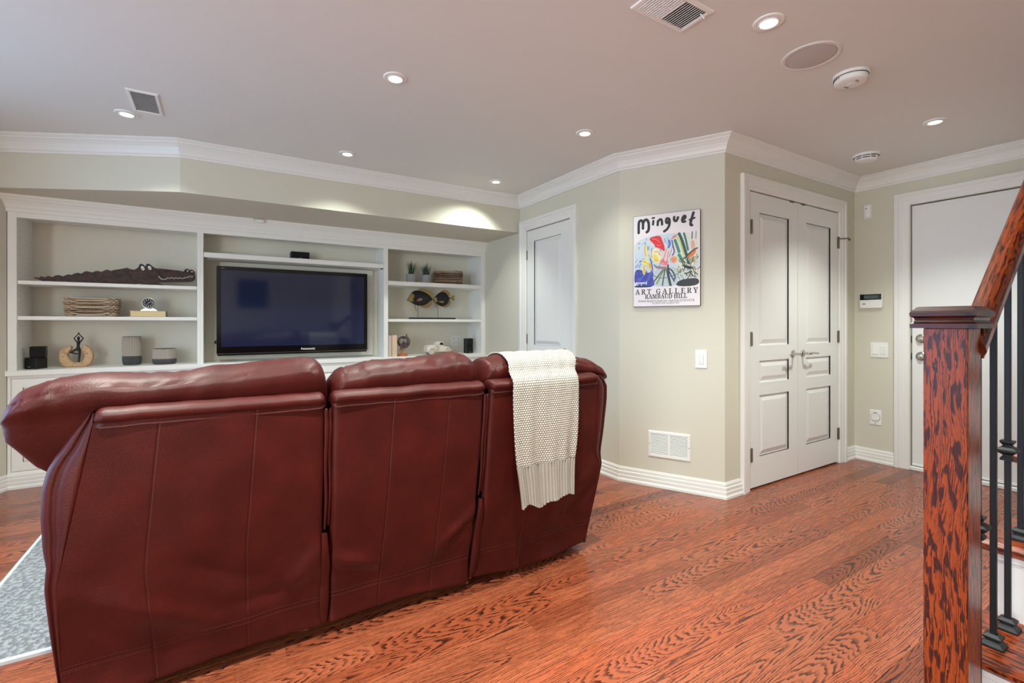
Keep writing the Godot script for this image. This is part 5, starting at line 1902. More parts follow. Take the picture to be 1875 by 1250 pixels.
# knitted throw over the right head cushion: path over the cushion, then straight down behind
func build_throw() -> void:
	var o := thing("knitted_throw", "cream moss-stitch throw with a ribbed hem, draped over the sofa's right end", "throw blanket", Vector3(SOFA_X, 0, SOFA_Z))
	# y, z, left x, right x
	var path := [[0.72, -0.352, 0.455, 0.835], [0.80, -0.347, 0.452, 0.832], [0.865, -0.332, 0.450, 0.830], [0.925, -0.300, 0.447, 0.828], [0.958, -0.262, 0.445, 0.826], [0.978, -0.214, 0.442, 0.824], [0.985, -0.165, 0.438, 0.820], [0.982, -0.118, 0.432, 0.812], [0.970, -0.076, 0.425, 0.798], [0.950, -0.042, 0.420, 0.785], [0.925, -0.026, 0.416, 0.772], [0.900, -0.016, 0.412, 0.760], [0.882, 0.004, 0.409, 0.750], [0.868, 0.022, 0.406, 0.744], [0.848, 0.030, 0.404, 0.742], [0.82, 0.031, 0.402, 0.742], [0.77, 0.030, 0.402, 0.742], [0.70, 0.030, 0.404, 0.741], [0.62, 0.029, 0.408, 0.738], [0.56, 0.028, 0.413, 0.733], [0.515, 0.027, 0.419, 0.728]]
	for r in path:
		if r[0] > 0.90:
			r[0] = 0.90 + (r[0] - 0.90) * 0.80
	var ribp := [[0.515, 0.027, 0.419, 0.728], [0.47, 0.027, 0.427, 0.726], [0.43, 0.027, 0.433, 0.725], [0.39, 0.028, 0.438, 0.724], [0.35, 0.029, 0.442, 0.723]]
	var sheet := func(pp: Array, nx: int, sub: int, rib: bool) -> MB:
		var m := MB.new()
		var dense := []
		for i in pp.size() - 1:
			for k in sub:
				var t := float(k) / sub
				var r := []
				for c in 4:
					var a: float = pp[maxi(i - 1, 0)][c]
					var b: float = pp[i][c]
					var d: float = pp[i + 1][c]
					var e: float = pp[mini(i + 2, pp.size() - 1)][c]
					r.append(cubic_interpolate(b, d, a, e, t))
				dense.append(r)
		dense.append(pp[pp.size() - 1])
		var rows := []
		var uvs := []
		var along := 0.0
		for i in dense.size():
			var r = dense[i]
			if i > 0:
				along += Vector2(r[0] - dense[i - 1][0], r[1] - dense[i - 1][1]).length()
			var nx0 := mini(i + 1, dense.size() - 1)
			var pv := maxi(i - 1, 0)
			var tang := Vector2(dense[nx0][0] - dense[pv][0], dense[nx0][1] - dense[pv][1]).normalized()
			var nrm := Vector3(0, tang.y, -tang.x)   # tang = (dy, dz); outward of the fold
			var hang := clampf((0.86 - r[0]) / 0.35, 0.0, 1.0) if r[1] > -0.02 else 0.0
			var front := PackedVector3Array()
			var back := PackedVector3Array()
			var uv := []
			for c in nx + 1:
				var f := float(c) / nx
				var x := lerpf(r[2], r[3], f)
				var z := 0.0
				z += hang * (0.007 * sin(f * 11.0 + 0.6) + 0.005 * sin(f * 23.0 + r[0] * 4.0))
				z += 0.0015 * sin(f * 31.0 + along * 9.0)
				var y: float = r[0]
				if rib:
					z += 0.0030 * sin(f * TAU * 21.0)
					var tt := float(i) / dense.size()
					# uneven lower edge
					y += tt * tt * (-0.030 * exp(-pow((f - 0.40) / 0.12, 2.0)) + 0.008 * sin(f * 17.0) + 0.006 * f - 0.008 * exp(-pow(f / 0.1, 2.0)))
				var p := Vector3(x, y, r[1])
				front.append(p + nrm * (0.007 + z))
				back.append(p + nrm * (0.001 + z * 0.6))
				uv.append(Vector2(f * 0.34, along))
			back.reverse()
			var uvb := uv.duplicate()
			uvb.reverse()
			front.append_array(back)
			rows.append(front)
			uvs.append(uv + uvb)
		m.grid(rows, true, true, false, uvs)
		return m
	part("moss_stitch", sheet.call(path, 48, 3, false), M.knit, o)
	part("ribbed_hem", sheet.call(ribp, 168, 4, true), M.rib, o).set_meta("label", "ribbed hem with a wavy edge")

func slat_grille(o: Node3D, w: float, h: float, border: float, mid: float, n: int) -> void:
	var fr := MB.new()
	fr.mould(PF([-w / 2, -h / 2, w / 2, -h / 2, w / 2, h / 2, -w / 2, h / 2]), PF([0, 0, 0.002, 0.006, 0.006, 0.009, border - 0.002, 0.009, border, 0.006, border, 0]), Transform3D(), 1.0, true)
	fr.span(Vector3(-mid / 2, -h / 2 + border, 0), Vector3(mid / 2, h / 2 - border, 0.0085), 0.001)
	part("frame", fr, M.white, o)
	part("duct_shadow", rbox(Vector3(w - border, h - border, 0.001)), M.darkslot, o, Transform3D(Basis(), Vector3(0, 0, 0.001)))
	var ih := h - 2 * border
	var iw := (w - 2 * border - mid) * 0.5
	for s in [-1.0, 1.0]:
		for k in n:
			var y := -ih / 2 + ih * (k + 0.5) / n
			var m := MB.new()
			m.box(Vector3.ZERO, Vector3(iw, 0.0052, 0.0012), 0.0, Transform3D(Basis(Vector3.RIGHT, -0.6), Vector3(s * (mid / 2 + iw / 2), y, 0.0055)))
			part("slat", m, M.white, o)
	for s in [-1.0, 1.0]:
		var sc := MB.new()
		sc.lathe(PF([0.001, 0.0015, 0.003, 0.001, 0.0035, 0.0]), 10, Transform3D(Basis(Vector3.RIGHT, PI / 2), Vector3(s * (w / 2 - border / 2), 0, 0.009)))
		part("screw", sc, M.bronze, o)

func on_wall(f: Transform3D, x: float, y: float) -> Transform3D:
	return Transform3D(f.basis, f * Vector3(x, y, 0))

func build_wall_things() -> void:
	var pw := wall_frame(P2, P3)
	build_poster(pw)
	var sw := thing("light_switch", "single white rocker switch on the poster wall", "light switch")
	sw.transform = on_wall(pw, 0.545, 0.873)
	part("plate", rbox(Vector3(0.072, 0.116, 0.007), 0.002), M.white, sw, Transform3D(Basis(), Vector3(0, 0, 0.0035)))
	part("rocker", rbox(Vector3(0.033, 0.066, 0.006), 0.0015), M.door, sw, Transform3D(Basis(Vector3.RIGHT, 0.05), Vector3(0, 0, 0.0085)))
	part("status_light", rbox(Vector3(0.012, 0.018, 0.003), 0.0008), M.cream, sw, Transform3D(Basis(), Vector3(0.0, -0.012, 0.0115)))
	var rv := thing("return_vent", "white two-column louvred wall vent low on the poster wall", "vent")
	rv.transform = on_wall(pw, 0.343, 0.288)
	slat_grille(rv, 0.276, 0.178, 0.020, 0.012, 17)
	# corner by the entry door
	var ew := wall_frame(Vector2(EX, WZ), Vector2(EX, 0.5))
	var md := thing("motion_sensor", "small white motion sensor high in the corner by the entry door", "motion sensor")
	md.transform = on_wall(ew, 0.098, 2.0)
	part("back_plate", rbox(Vector3(0.064, 0.116, 0.012), 0.003), M.white, md, Transform3D(Basis(), Vector3(0, 0, 0.006)))
	var dome := MB.new()
	var rows := []
	for k in 9:
		var t := k / 8.0
		var a := lerpf(-1.25, 1.25, t)
		rows.append(PackedVector3Array([Vector3(sin(a) * 0.030, -0.050, 0.012 + cos(a) * 0.010), Vector3(sin(a) * 0.030, -0.044, 0.016 + cos(a) * 0.022), Vector3(sin(a) * 0.030, 0.044, 0.016 + cos(a) * 0.022), Vector3(sin(a) * 0.030, 0.050, 0.012 + cos(a) * 0.010)]))
	dome.grid(rows)
	part("lens", dome, M.white, md)
	var dot := MB.new()
	dot.lathe(PF([0.001, 0.002, 0.004, 0.001, 0.0045, 0.0]), 12, Transform3D(Basis(Vector3.RIGHT, PI / 2), Vector3(0, 0.022, 0.0375)))
	part("indicator", dot, M.darkslot, md)
	var kp := thing("alarm_keypad", "white alarm keypad with a dark display beside the entry door", "keypad")
	kp.transform = on_wall(ew, 0.123, 1.282)
	part("case", rbox(Vector3(0.156, 0.116, 0.026), 0.006), M.white, kp, Transform3D(Basis(), Vector3(0, 0, 0.013)))
	part("display_band", rbox(Vector3(0.146, 0.046, 0.003), 0.001), M.tvblack, kp, Transform3D(Basis(), Vector3(0, 0.032, 0.0265)))
	part("display", rbox(Vector3(0.096, 0.026, 0.002), 0.0006), mat(rgb8(76, 84, 84), 0.3), kp, Transform3D(Basis(), Vector3(0.004, 0.032, 0.0282)))
	part("flap", rbox(Vector3(0.148, 0.062, 0.004), 0.0015), M.white, kp, Transform3D(Basis(), Vector3(0, -0.024, 0.0265)))
	part("emblem", rbox(Vector3(0.020, 0.006, 0.001), 0.0003), M.darkslot, kp, Transform3D(Basis(), Vector3(-0.044, -0.022, 0.0288)))
	for k in 3:
		part("led", rbox(Vector3(0.005, 0.004, 0.002), 0.0006), M.gold, kp, Transform3D(Basis(), Vector3(-0.010 + k * 0.014, 0.010, 0.0282)))
	var ds := thing("light_switch", "white double rocker switch plate below the alarm keypad", "light switch")
	ds.transform = on_wall(ew, 0.174, 0.893)
	part("plate", rbox(Vector3(0.117, 0.118, 0.007), 0.002), M.white, ds, Transform3D(Basis(), Vector3(0, 0, 0.0035)))
	for s in [-1.0, 1.0]:
		part("rocker", rbox(Vector3(0.034, 0.067, 0.006), 0.0015), M.cream if s < 0 else M.white, ds, Transform3D(Basis(Vector3.RIGHT, 0.06 * s), Vector3(s * 0.0235, 0, 0.0085)))
	var vo := thing("vacuum_inlet", "white central vacuum inlet plate low beside the entry door", "vacuum inlet")
	vo.transform = on_wall(ew, 0.149, 0.357)
	part("plate", rbox(Vector3(0.080, 0.118, 0.006), 0.002), M.white, vo, Transform3D(Basis(), Vector3(0, 0, 0.003)))
	var lid := PackedVector2Array()
	for k in 28:
		var a := TAU * k / 28.0
		lid.append(Vector2(cos(a) * 0.029, sin(a) * 0.030))
	var lm := MB.new()
	lm.extrude(lid, 0.005, Transform3D(Basis(), Vector3(0, 0.0, 0.0085)), 0.0012)
	lm.box(Vector3(0, 0.033, 0.0085), Vector3(0.026, 0.014, 0.005), 0.001)
	lm.box(Vector3(0, -0.031, 0.0085), Vector3(0.020, 0.016, 0.005), 0.001)
	part("flap", lm, M.white, vo)
	var gp := MB.new()
	var ring := PackedVector3Array()
	for k in 28:
		var a := TAU * k / 28.0
		ring.append(Vector3(cos(a) * 0.031, sin(a) * 0.032, 0.0062))
	gp.tube(ring, 0.0013, 6, false, true)
	part("seal", gp, M.grey, vo)
	part("latch", rbox(Vector3(0.022, 0.005, 0.002), 0.0006), M.darkslot, vo, Transform3D(Basis(), Vector3(0, 0.036, 0.0115)))
	for y in [-0.049, 0.050]:
		part("screw", rbox(Vector3(0.006, 0.005, 0.002), 0.001), M.grey, vo, Transform3D(Basis(), Vector3(0, y, 0.0065)))

# ---------------------------------------------------------------- poster
var px := PackedByteArray()
var pw_ := 520
var ph_ := 740

func dab(x: float, y: float, r: float, c: Color, soft := 0.35) -> void:
	var x0 := maxi(0, int(x - r - 1))
	var x1 := mini(pw_ - 1, int(x + r + 1))
	var y0 := maxi(0, int(y - r - 1))
	var y1 := mini(ph_ - 1, int(y + r + 1))
	for j in range(y0, y1 + 1):
		for i in range(x0, x1 + 1):
			var d := sqrt((i - x) * (i - x) + (j - y) * (j - y))
			var k := clampf((r - d) / maxf(0.8, r * soft), 0.0, 1.0) * c.a
			if k > 0.0:
				var at := (j * pw_ + i) * 3
				px[at] = int(lerpf(px[at], c.r * 255.0, k))
				px[at + 1] = int(lerpf(px[at + 1], c.g * 255.0, k))
				px[at + 2] = int(lerpf(px[at + 2], c.b * 255.0, k))

func brush(pts: Array, r: float, c: Color, soft := 0.3) -> void:
	var p := PF(pts)
	if p.size() > 2:
		p = smooth2(p, false, 2)
	for i in p.size() - 1:
		var L := p[i].distance_to(p[i + 1]) * pw_
		var n := maxi(1, int(L / maxf(1.0, r * 0.3 * pw_)))
		for k in n:
			var q := p[i].lerp(p[i + 1], float(k) / n)
			dab(q.x * pw_, q.y * ph_, r * pw_, c, soft)

func wash(pts: Array, c: Color) -> void:
	var p := smooth2(PF(pts), true, 2)
	var lo := Vector2(9, 9)
	var hi := Vector2(-9, -9)
	for q in p:
		lo = lo.min(q)
		hi = hi.max(q)
	for j in range(maxi(0, int(lo.y * ph_)), mini(ph_ - 1, int(hi.y * ph_)) + 1):
		for i in range(maxi(0, int(lo.x * pw_)), mini(pw_ - 1, int(hi.x * pw_)) + 1):
			if Geometry2D.is_point_in_polygon(Vector2(float(i) / pw_, float(j) / ph_), p):
				var at := (j * pw_ + i) * 3
				px[at] = int(lerpf(px[at], c.r * 255.0, c.a))
				px[at + 1] = int(lerpf(px[at + 1], c.g * 255.0, c.a))
				px[at + 2] = int(lerpf(px[at + 2], c.b * 255.0, c.a))

const SCRIPT := [
	[[0.081, 0.183, 0.081, 0.150, 0.081, 0.065, 0.108, 0.045, 0.138, 0.052, 0.150, 0.080, 0.149, 0.142], 0.021],
	[[0.150, 0.085, 0.168, 0.052, 0.206, 0.042, 0.236, 0.070, 0.243, 0.120, 0.238, 0.168, 0.208, 0.184], 0.022],
	[[0.312, 0.068, 0.306, 0.112], 0.018], [[0.297, 0.037, 0.330, 0.034], 0.014],
	[[0.378, 0.118, 0.383, 0.068], 0.019], [[0.383, 0.080, 0.415, 0.055, 0.442, 0.066, 0.446, 0.120], 0.019],
	[[0.545, 0.066, 0.520, 0.052, 0.500, 0.082, 0.520, 0.112, 0.548, 0.090, 0.554, 0.056, 0.561, 0.110, 0.545, 0.150, 0.515, 0.178, 0.476, 0.194], 0.020],
	[[0.628, 0.052, 0.622, 0.080, 0.645, 0.098, 0.668, 0.090, 0.684, 0.058], 0.020],
	[[0.744, 0.092, 0.780, 0.084, 0.797, 0.060, 0.775, 0.046, 0.750, 0.066, 0.740, 0.098, 0.757, 0.116, 0.790, 0.110], 0.018],
	[[0.906, 0.028, 0.888, 0.070, 0.868, 0.120, 0.864, 0.152, 0.886, 0.158], 0.021], [[0.852, 0.098, 0.880, 0.094, 0.925, 0.082], 0.015],
]

func build_poster(pw: Transform3D) -> void:
	px.resize(pw_ * ph_ * 3)
	var paper := rgb8(238, 230, 232)
	for i in pw_ * ph_:
		px[i * 3] = int(paper.r * 255)
		px[i * 3 + 1] = int(paper.g * 255)
		px[i * 3 + 2] = int(paper.b * 255)
	var rng := RandomNumberGenerator.new()
	rng.seed = 12
	# a loose, generic still life in the colours of the picture field
	wash([0.012, 0.222, 0.985, 0.222, 0.985, 0.79, 0.012, 0.785, 0.012, 0.5], rgb8(206, 218, 228))
	for k in 90:
		var x := rng.randf_range(0.03, 0.55)
		var y := rng.randf_range(0.235, 0.60)
		var c: Color = [rgb8(168, 196, 226), rgb8(132, 164, 212), rgb8(214, 222, 220), rgb8(222, 226, 206), rgb8(92, 124, 196)][rng.randi_range(0, 4)]
		c.a = 0.55
		brush([x, y, x + rng.randf_range(-0.05, 0.04), y + rng.randf_range(0.01, 0.06)], rng.randf_range(0.008, 0.022), c, 0.8)
	wash([0.56, 0.228, 0.985, 0.228, 0.985, 0.60, 0.60, 0.60], Color(0.90, 0.89, 0.82, 0.85))
	# dark blue cloth and black table edge
	wash([0.012, 0.60, 0.10, 0.585, 0.22, 0.64, 0.31, 0.61, 0.32, 0.70, 0.34, 0.79, 0.012, 0.79], rgb8(62, 66, 158))
	for k in 30:
		var x := rng.randf_range(0.03, 0.30)
		var y := rng.randf_range(0.63, 0.76)
		brush([x, y, x + 0.03, y - 0.03], 0.012, Color(0.36, 0.38, 0.78, 0.5), 0.8)
	wash([0.012, 0.765, 0.2, 0.77, 0.33, 0.79, 0.012, 0.79], rgb8(40, 36, 66))
	wash([0.68, 0.735, 0.80, 0.715, 0.985, 0.71, 0.985, 0.795, 0.64, 0.795], rgb8(34, 32, 36))
	# glass vase
	wash([0.33, 0.60, 0.50, 0.57, 0.66, 0.585, 0.69, 0.68, 0.66, 0.79, 0.34, 0.79, 0.30, 0.68], Color(0.76, 0.80, 0.80, 0.9))
	for s in [[0.47, 0.60, 0.31, 0.74, 0.05], [0.48, 0.60, 0.36, 0.76, 0.3], [0.49, 0.60, 0.45, 0.78, 0.6], [0.51, 0.60, 0.56, 0.78, 0.1], [0.53, 0.60, 0.63, 0.74, 0.4]]:
		brush([s[0], s[1], s[2], s[3]], 0.011, [rgb8(70, 88, 78), rgb8(130, 150, 70), rgb8(60, 62, 120)][int(s[4] * 5) % 3], 0.4)
	brush([0.55, 0.60, 0.60, 0.62, 0.65, 0.70, 0.62, 0.72], 0.012, rgb8(52, 66, 58))
	brush([0.535, 0.56, 0.54, 0.66, 0.58, 0.785], 0.013, rgb8(50, 44, 46))
	brush([0.31, 0.665, 0.42, 0.70, 0.55, 0.69, 0.67, 0.66], 0.005, rgb8(80, 84, 96))
	# red bloom
	wash([0.235, 0.262, 0.30, 0.238, 0.42, 0.232, 0.45, 0.29, 0.485, 0.36, 0.49, 0.42, 0.455, 0.395, 0.40, 0.37, 0.335, 0.355, 0.33, 0.325], rgb8(226, 46, 50))
	brush([0.30, 0.265, 0.37, 0.275, 0.41, 0.31], 0.006, rgb8(240, 130, 120))
	brush([0.36, 0.33, 0.40, 0.345, 0.43, 0.335], 0.005, rgb8(244, 150, 140))
	# yellow and white lilies
	wash([0.165, 0.36, 0.20, 0.30, 0.215, 0.36, 0.22, 0.43, 0.25, 0.48, 0.19, 0.46], rgb8(236, 222, 128))
	wash([0.27, 0.46, 0.29, 0.38, 0.34, 0.36, 0.42, 0.40, 0.44, 0.47, 0.40, 0.53, 0.32, 0.52], rgb8(240, 232, 190))
	wash([0.31, 0.43, 0.36, 0.44, 0.40, 0.50, 0.36, 0.53, 0.31, 0.50], rgb8(240, 216, 84))
	wash([0.12, 0.49, 0.20, 0.48, 0.25, 0.51, 0.21, 0.55, 0.14, 0.53], rgb8(242, 224, 118))
	wash([0.14, 0.54, 0.18, 0.545, 0.19, 0.62, 0.17, 0.665, 0.14, 0.62], rgb8(240, 214, 92))
	wash([0.22, 0.52, 0.27, 0.51, 0.29, 0.58, 0.27, 0.61, 0.23, 0.58], rgb8(240, 206, 90))
	for s in [[0.19, 0.31, 0.17, 0.38, 0.20, 0.45], [0.30, 0.37, 0.28, 0.42, 0.29, 0.47], [0.15, 0.50, 0.20, 0.52], [0.165, 0.55, 0.168, 0.63], [0.25, 0.53, 0.27, 0.58], [0.33, 0.49, 0.36, 0.51, 0.39, 0.50], [0.33, 0.41, 0.38, 0.40, 0.42, 0.45]]:
		brush(s, 0.006, [rgb8(214, 158, 56), rgb8(206, 120, 54), rgb8(150, 140, 90)][rng.randi_range(0, 2)])
	# pink bloom
	wash([0.44, 0.47, 0.48, 0.40, 0.53, 0.37, 0.55, 0.43, 0.53, 0.51, 0.47, 0.56, 0.42, 0.53], rgb8(238, 206, 204))
	wash([0.40, 0.51, 0.46, 0.48, 0.50, 0.53, 0.55, 0.50, 0.53, 0.57, 0.44, 0.56], rgb8(238, 146, 146))
	for s in [[0.46, 0.52, 0.49, 0.44, 0.52, 0.38], [0.50, 0.55, 0.53, 0.48, 0.54, 0.41], [0.43, 0.53, 0.47, 0.50, 0.49, 0.54], [0.55, 0.47, 0.58, 0.43, 0.60, 0.36]]:
		brush(s, 0.005, rgb8(206, 84, 96))
	wash([0.33, 0.555, 0.42, 0.57, 0.52, 0.575, 0.53, 0.60, 0.42, 0.60, 0.34, 0.585], rgb8(150, 128, 128))
	# orange daisy, purple stroke
	for k in 14:
		var a := TAU * k / 14.0
		brush([0.62, 0.505, 0.62 + cos(a) * 0.055, 0.505 + sin(a) * 0.040], 0.006, rgb8(232, 130, 92))
	dab(0.62 * pw_, 0.50 * ph_, 13, rgb8(240, 150, 40))
	brush([0.595, 0.30, 0.61, 0.36, 0.635, 0.42, 0.60, 0.46], 0.011, rgb8(78, 70, 160))
	brush([0.55, 0.30, 0.57, 0.34, 0.54, 0.37], 0.022, Color(0.28, 0.40, 0.78, 0.8), 0.8)
	brush([0.27, 0.49, 0.29, 0.55, 0.30, 0.60], 0.010, rgb8(70, 66, 138))
	for k in 5:
		brush([0.58 + k * 0.015, 0.29 - k * 0.005, 0.62 + k * 0.015, 0.25 - k * 0.004], 0.004, rgb8(214, 92, 110))
	# green stems on the right, foliage below
	brush([0.70, 0.235, 0.74, 0.30, 0.79, 0.42, 0.84, 0.56], 0.024, rgb8(34, 84, 84))
	brush([0.77, 0.235, 0.80, 0.31, 0.83, 0.42], 0.016, rgb8(52, 112, 108))
	brush([0.64, 0.30, 0.67, 0.36, 0.70, 0.43], 0.024, rgb8(56, 136, 126))
	brush([0.70, 0.46, 0.73, 0.50, 0.77, 0.56], 0.026, rgb8(44, 142, 108))
	brush([0.66, 0.26, 0.72, 0.33, 0.75, 0.41, 0.78, 0.47], 0.010, rgb8(216, 206, 74))
	brush([0.89, 0.228, 0.885, 0.30], 0.009, rgb8(66, 82, 140))
	brush([0.945, 0.228, 0.94, 0.30], 0.009, rgb8(140, 168, 112))
	wash([0.87, 0.315, 0.92, 0.315, 0.93, 0.40, 0.90, 0.425, 0.875, 0.40], rgb8(232, 172, 150))
	for k in 120:
		var x := rng.randf_range(0.68, 0.975)
		var y := rng.randf_range(0.50, 0.72)
		var c: Color = [rgb8(70, 110, 70), rgb8(150, 158, 60), rgb8(196, 160, 62), rgb8(54, 86, 70), rgb8(226, 208, 150), rgb8(46, 50, 46)][rng.randi_range(0, 5)]
		brush([x, y, x + rng.randf_range(-0.05, 0.05), y - rng.randf_range(0.01, 0.05)], rng.randf_range(0.003, 0.007), c)
	wash([0.80, 0.475, 0.86, 0.43, 0.93, 0.41, 0.95, 0.43, 0.91, 0.475, 0.85, 0.50], rgb8(232, 122, 52))
	brush([0.78, 0.50, 0.84, 0.455, 0.92, 0.41, 0.965, 0.40], 0.011, rgb8(48, 54, 56))
	wash([0.74, 0.565, 0.82, 0.575, 0.92, 0.605, 0.86, 0.62, 0.78, 0.60], rgb8(38, 28, 26))
	brush([0.78, 0.66, 0.84, 0.655, 0.88, 0.64], 0.010, rgb8(60, 40, 34))
	for k in 40:
		dab(rng.randf_range(0.03, 0.98) * pw_, rng.randf_range(0.45, 0.68) * ph_, rng.randf_range(1.2, 2.6), rgb8(36, 34, 40))
	# brush lettering: large black name, and small in white as the signature
	for s in SCRIPT:
		brush(s[0], s[1], rgb8(30, 30, 31), 0.12)
		var small := []
		for i in range(0, s[0].size(), 2):
			small.append(0.018 + s[0][i] * 0.21)
			small.append(0.722 + s[0][i + 1] * 0.24)
		brush(small, s[1] * 0.30, rgb8(226, 234, 240), 0.2)
	var tex := ImageTexture.create_from_image(Image.create_from_data(pw_, ph_, false, Image.FORMAT_RGB8, px))
	var o := thing("framed_poster", "framed art gallery poster with bright flowers under a black brush-script heading", "poster")
	var w := 0.437
	var h := 0.622
	o.transform = on_wall(pw, 0.3245, 1.528)
	part("board", rbox(Vector3(w, h, 0.018), 0.001), M.black, o, Transform3D(Basis(), Vector3(0, 0, 0.009)))
	var pm := mat(Color(1, 1, 1), 0.4)
	pm.albedo_texture = tex
	var pr := MB.new()
	var a := w / 2 - 0.0022
	var b := h / 2 - 0.0022
	pr.quad(Vector3(-a, -b, 0.0186), Vector3(a, -b, 0.0186), Vector3(a, b, 0.0186), Vector3(-a, b, 0.0186), Vector3(0, 0, 1), Vector2(0, 1), Vector2(1, 1), Vector2(1, 0), Vector2(0, 0))
	pr.quad(Vector3(-a, -b, 0.0181), Vector3(a, -b, 0.0181), Vector3(a, -b, 0.0186), Vector3(-a, -b, 0.0186), Vector3(0, -1, 0))
	part("print", pr, pm, o)
	# set type in the lower margin
	var line := func(t: String, hgt: float, v: float, width: float, bold: bool) -> void:
		var m := text_mesh(t, hgt, "Droid Serif", bold, 0.0004)
		var bb := m.get_aabb()
		var sx := width / maxf(bb.size.x, 0.001)
		part("lettering", m, M.ink, o, Transform3D(Basis.from_scale(Vector3(sx, 1, 1)), Vector3(-bb.get_center().x * sx, h / 2 - v * h - bb.get_center().y, 0.0189)))
	line.call("A R T   G A L L E R Y", 0.036, 0.838, 0.408, true)
	line.call("RAMBAUD HILL", 0.031, 0.892, 0.275, true)
	line.call("Between Marigot & Grand-Case - Open from 10 A.M to 8 P.M", 0.0145, 0.942, 0.365, false)
	line.call("Tel. (590) 87 76 98 - Fax (590) 87 78 97", 0.0115, 0.966, 0.175, false)

func build_stairs() -> void:
	var us := Vector2(1.0 / 1.28, 1.0 / 0.32)
	# flight: oak treads, white risers and side
	var f := thing("staircase", "stairs with red-brown oak treads and white risers, rising to the right", "stairs", Vector3.ZERO, 0, "", "structure")
	var run := 0.28
	var n := 9
	for k in n:
		var y := 0.17 + 0.24 * k
		var x0 := 1.80 + run * k
		var x1 := minf(x0 + run + 0.03, EX)
		if x0 > EX - 0.1:
			break
		var t := MB.new()
		t.span(Vector3(x0, y - 0.036, -0.512), Vector3(x1 + 0.02, y, 0.497), 0.012, Transform3D(), 2, Vector2(0.37 * k, 0.25 + 0.5 * (k % 2)), us)
		part("tread", t, M.oak, f)
		var r := MB.new()
		r.span(Vector3(x0 + 0.032, y - 0.24 if k > 0 else 0.0, -0.47), Vector3(x0 + 0.05, y - 0.036, 0.497))
		part("riser", r, M.trim, f)
		var co := MB.new()
		co.span(Vector3(x0 + 0.020, y - 0.060, -0.482), Vector3(x0 + 0.033, y - 0.036, 0.497), 0.004)
		part("cove", co, M.trim, f)
		var s := MB.new()
		s.span(Vector3(x0 + 0.05, 0.0 if k < 4 else y - 0.60, -0.482), Vector3(minf(x0 + run + 0.05, EX - 0.002), y - 0.036, -0.46))
		part("skirt", s, M.trim, f)
	# railing: newel, rail, balusters
	var o := thing("stair_railing", "red-brown oak newel post and sloping handrail with black iron balusters", "railing")
	var nx := 1.6595
	var nz := -0.455
	var p := MB.new()
	p.span(Vector3(1.61, 0.0, -0.500), Vector3(1.709, 1.089, -0.410), 0.0025, Transform3D(), 1, Vector2(0.40, 0.72), us)
	part("newel_post", p, M.oak, o)
	var cap := MB.new()
	var hw := 0.0495
	var hd := 0.045
	var hz := Transform3D(Basis(Vector3.RIGHT, Vector3(0, 0, 1), Vector3.UP), Vector3(nx, 1.0885, nz))
	cap.mould(PF([-hw, -hd, hw, -hd, hw, hd, -hw, hd]), PF([0.0, 0.0, -0.022, 0.0, -0.022, 0.012, -0.0165, 0.016, -0.0135, 0.021, -0.0150, 0.027, -0.022, 0.032, -0.0225, 0.041, -0.019, 0.046, -0.011, 0.0555, -0.008, 0.057, 0.0, 0.057]), hz, 1.0, true, 0.8)
	cap.box(Vector3(nx, 1.117, nz), Vector3(0.10, 0.0565, 0.091))
	part("newel_cap", cap, M.oakdark, o)
	# rail
	var slope := atan(0.838)
	var dirx := Vector3(cos(slope), sin(slope), 0)
	var upx := Vector3(-sin(slope), cos(slope), 0)
	var rx := Transform3D(Basis(dirx, Vector3(0, 0, 1), upx), Vector3(1.7095, 1.109 + 0.838 * (1.7095 - 1.80), -0.43))
	var prof := PF([-0.021, -0.033, 0.021, -0.033, 0.021, -0.024, 0.0265, -0.018, 0.030, -0.010, 0.030, 0.008, 0.0265, 0.020, 0.0185, 0.0285, 0.008, 0.0325, -0.008, 0.0325, -0.0185, 0.0285, -0.0265, 0.020, -0.030, 0.008, -0.030, -0.010, -0.0265, -0.018, -0.021, -0.024, -0.021, -0.033])
	var rail := MB.new()
	rail.mould(PF([0, 0, 3.3, 0]), prof, rx, 1.0, false, 1.0 / 1.28)
	part("handrail", rail, M.oakrail, o)
	# balusters
	var k := 0
	var x := 1.765
	while x < 3.9:
		var step := int(floor((x - 1.80) / run))
		var y0 := 0.0 if x < 1.80 else 0.17 + 0.24 * step
		var y1 := 1.109 + 0.838 * (x - 1.80) - 0.038
		var b := MB.new()
		b.span(Vector3(-0.007, 0, -0.007), Vector3(0.007, y1 - y0, 0.007), 0.001)
		var bo := part("baluster", b, M.blackmetal, o, Transform3D(Basis(), Vector3(x, y0, -0.43)))
		var ft := MB.new()
		var sq := Transform3D(Basis(Vector3.RIGHT, Vector3(0, 0, 1), Vector3.UP), Vector3.ZERO)
		ft.mould(PF([-0.007, -0.007, 0.007, -0.007, 0.007, 0.007, -0.007, 0.007]), PF([0, 0, -0.018, 0, -0.018, 0.006, -0.0075, 0.018, -0.0075, 0.021, -0.0125, 0.024, -0.0125, 0.029, -0.004, 0.036, 0, 0.036]), sq, 1.0, true)
		part("shoe", ft, M.blackmetal, bo)
		if k % 2 == 0:
			var kn := MB.new()
			var c := Transform3D(sq.basis, Vector3(0, 0.545, 0))
			kn.mould(PF([-0.007, -0.007, 0.007, -0.007, 0.007, 0.007, -0.007, 0.007]), PF([0, -0.030, -0.008, -0.030, -0.008, -0.024, -0.003, -0.017, -0.003, -0.013, -0.009, -0.009, -0.0155, -0.003, -0.0155, 0.003, -0.009, 0.009, -0.003, 0.013, -0.003, 0.017, -0.008, 0.024, -0.008, 0.030, 0, 0.030]), c, 1.0, true)
			part("knuckle", kn, M.blackmetal, bo)
		k += 1
		x += 0.1385

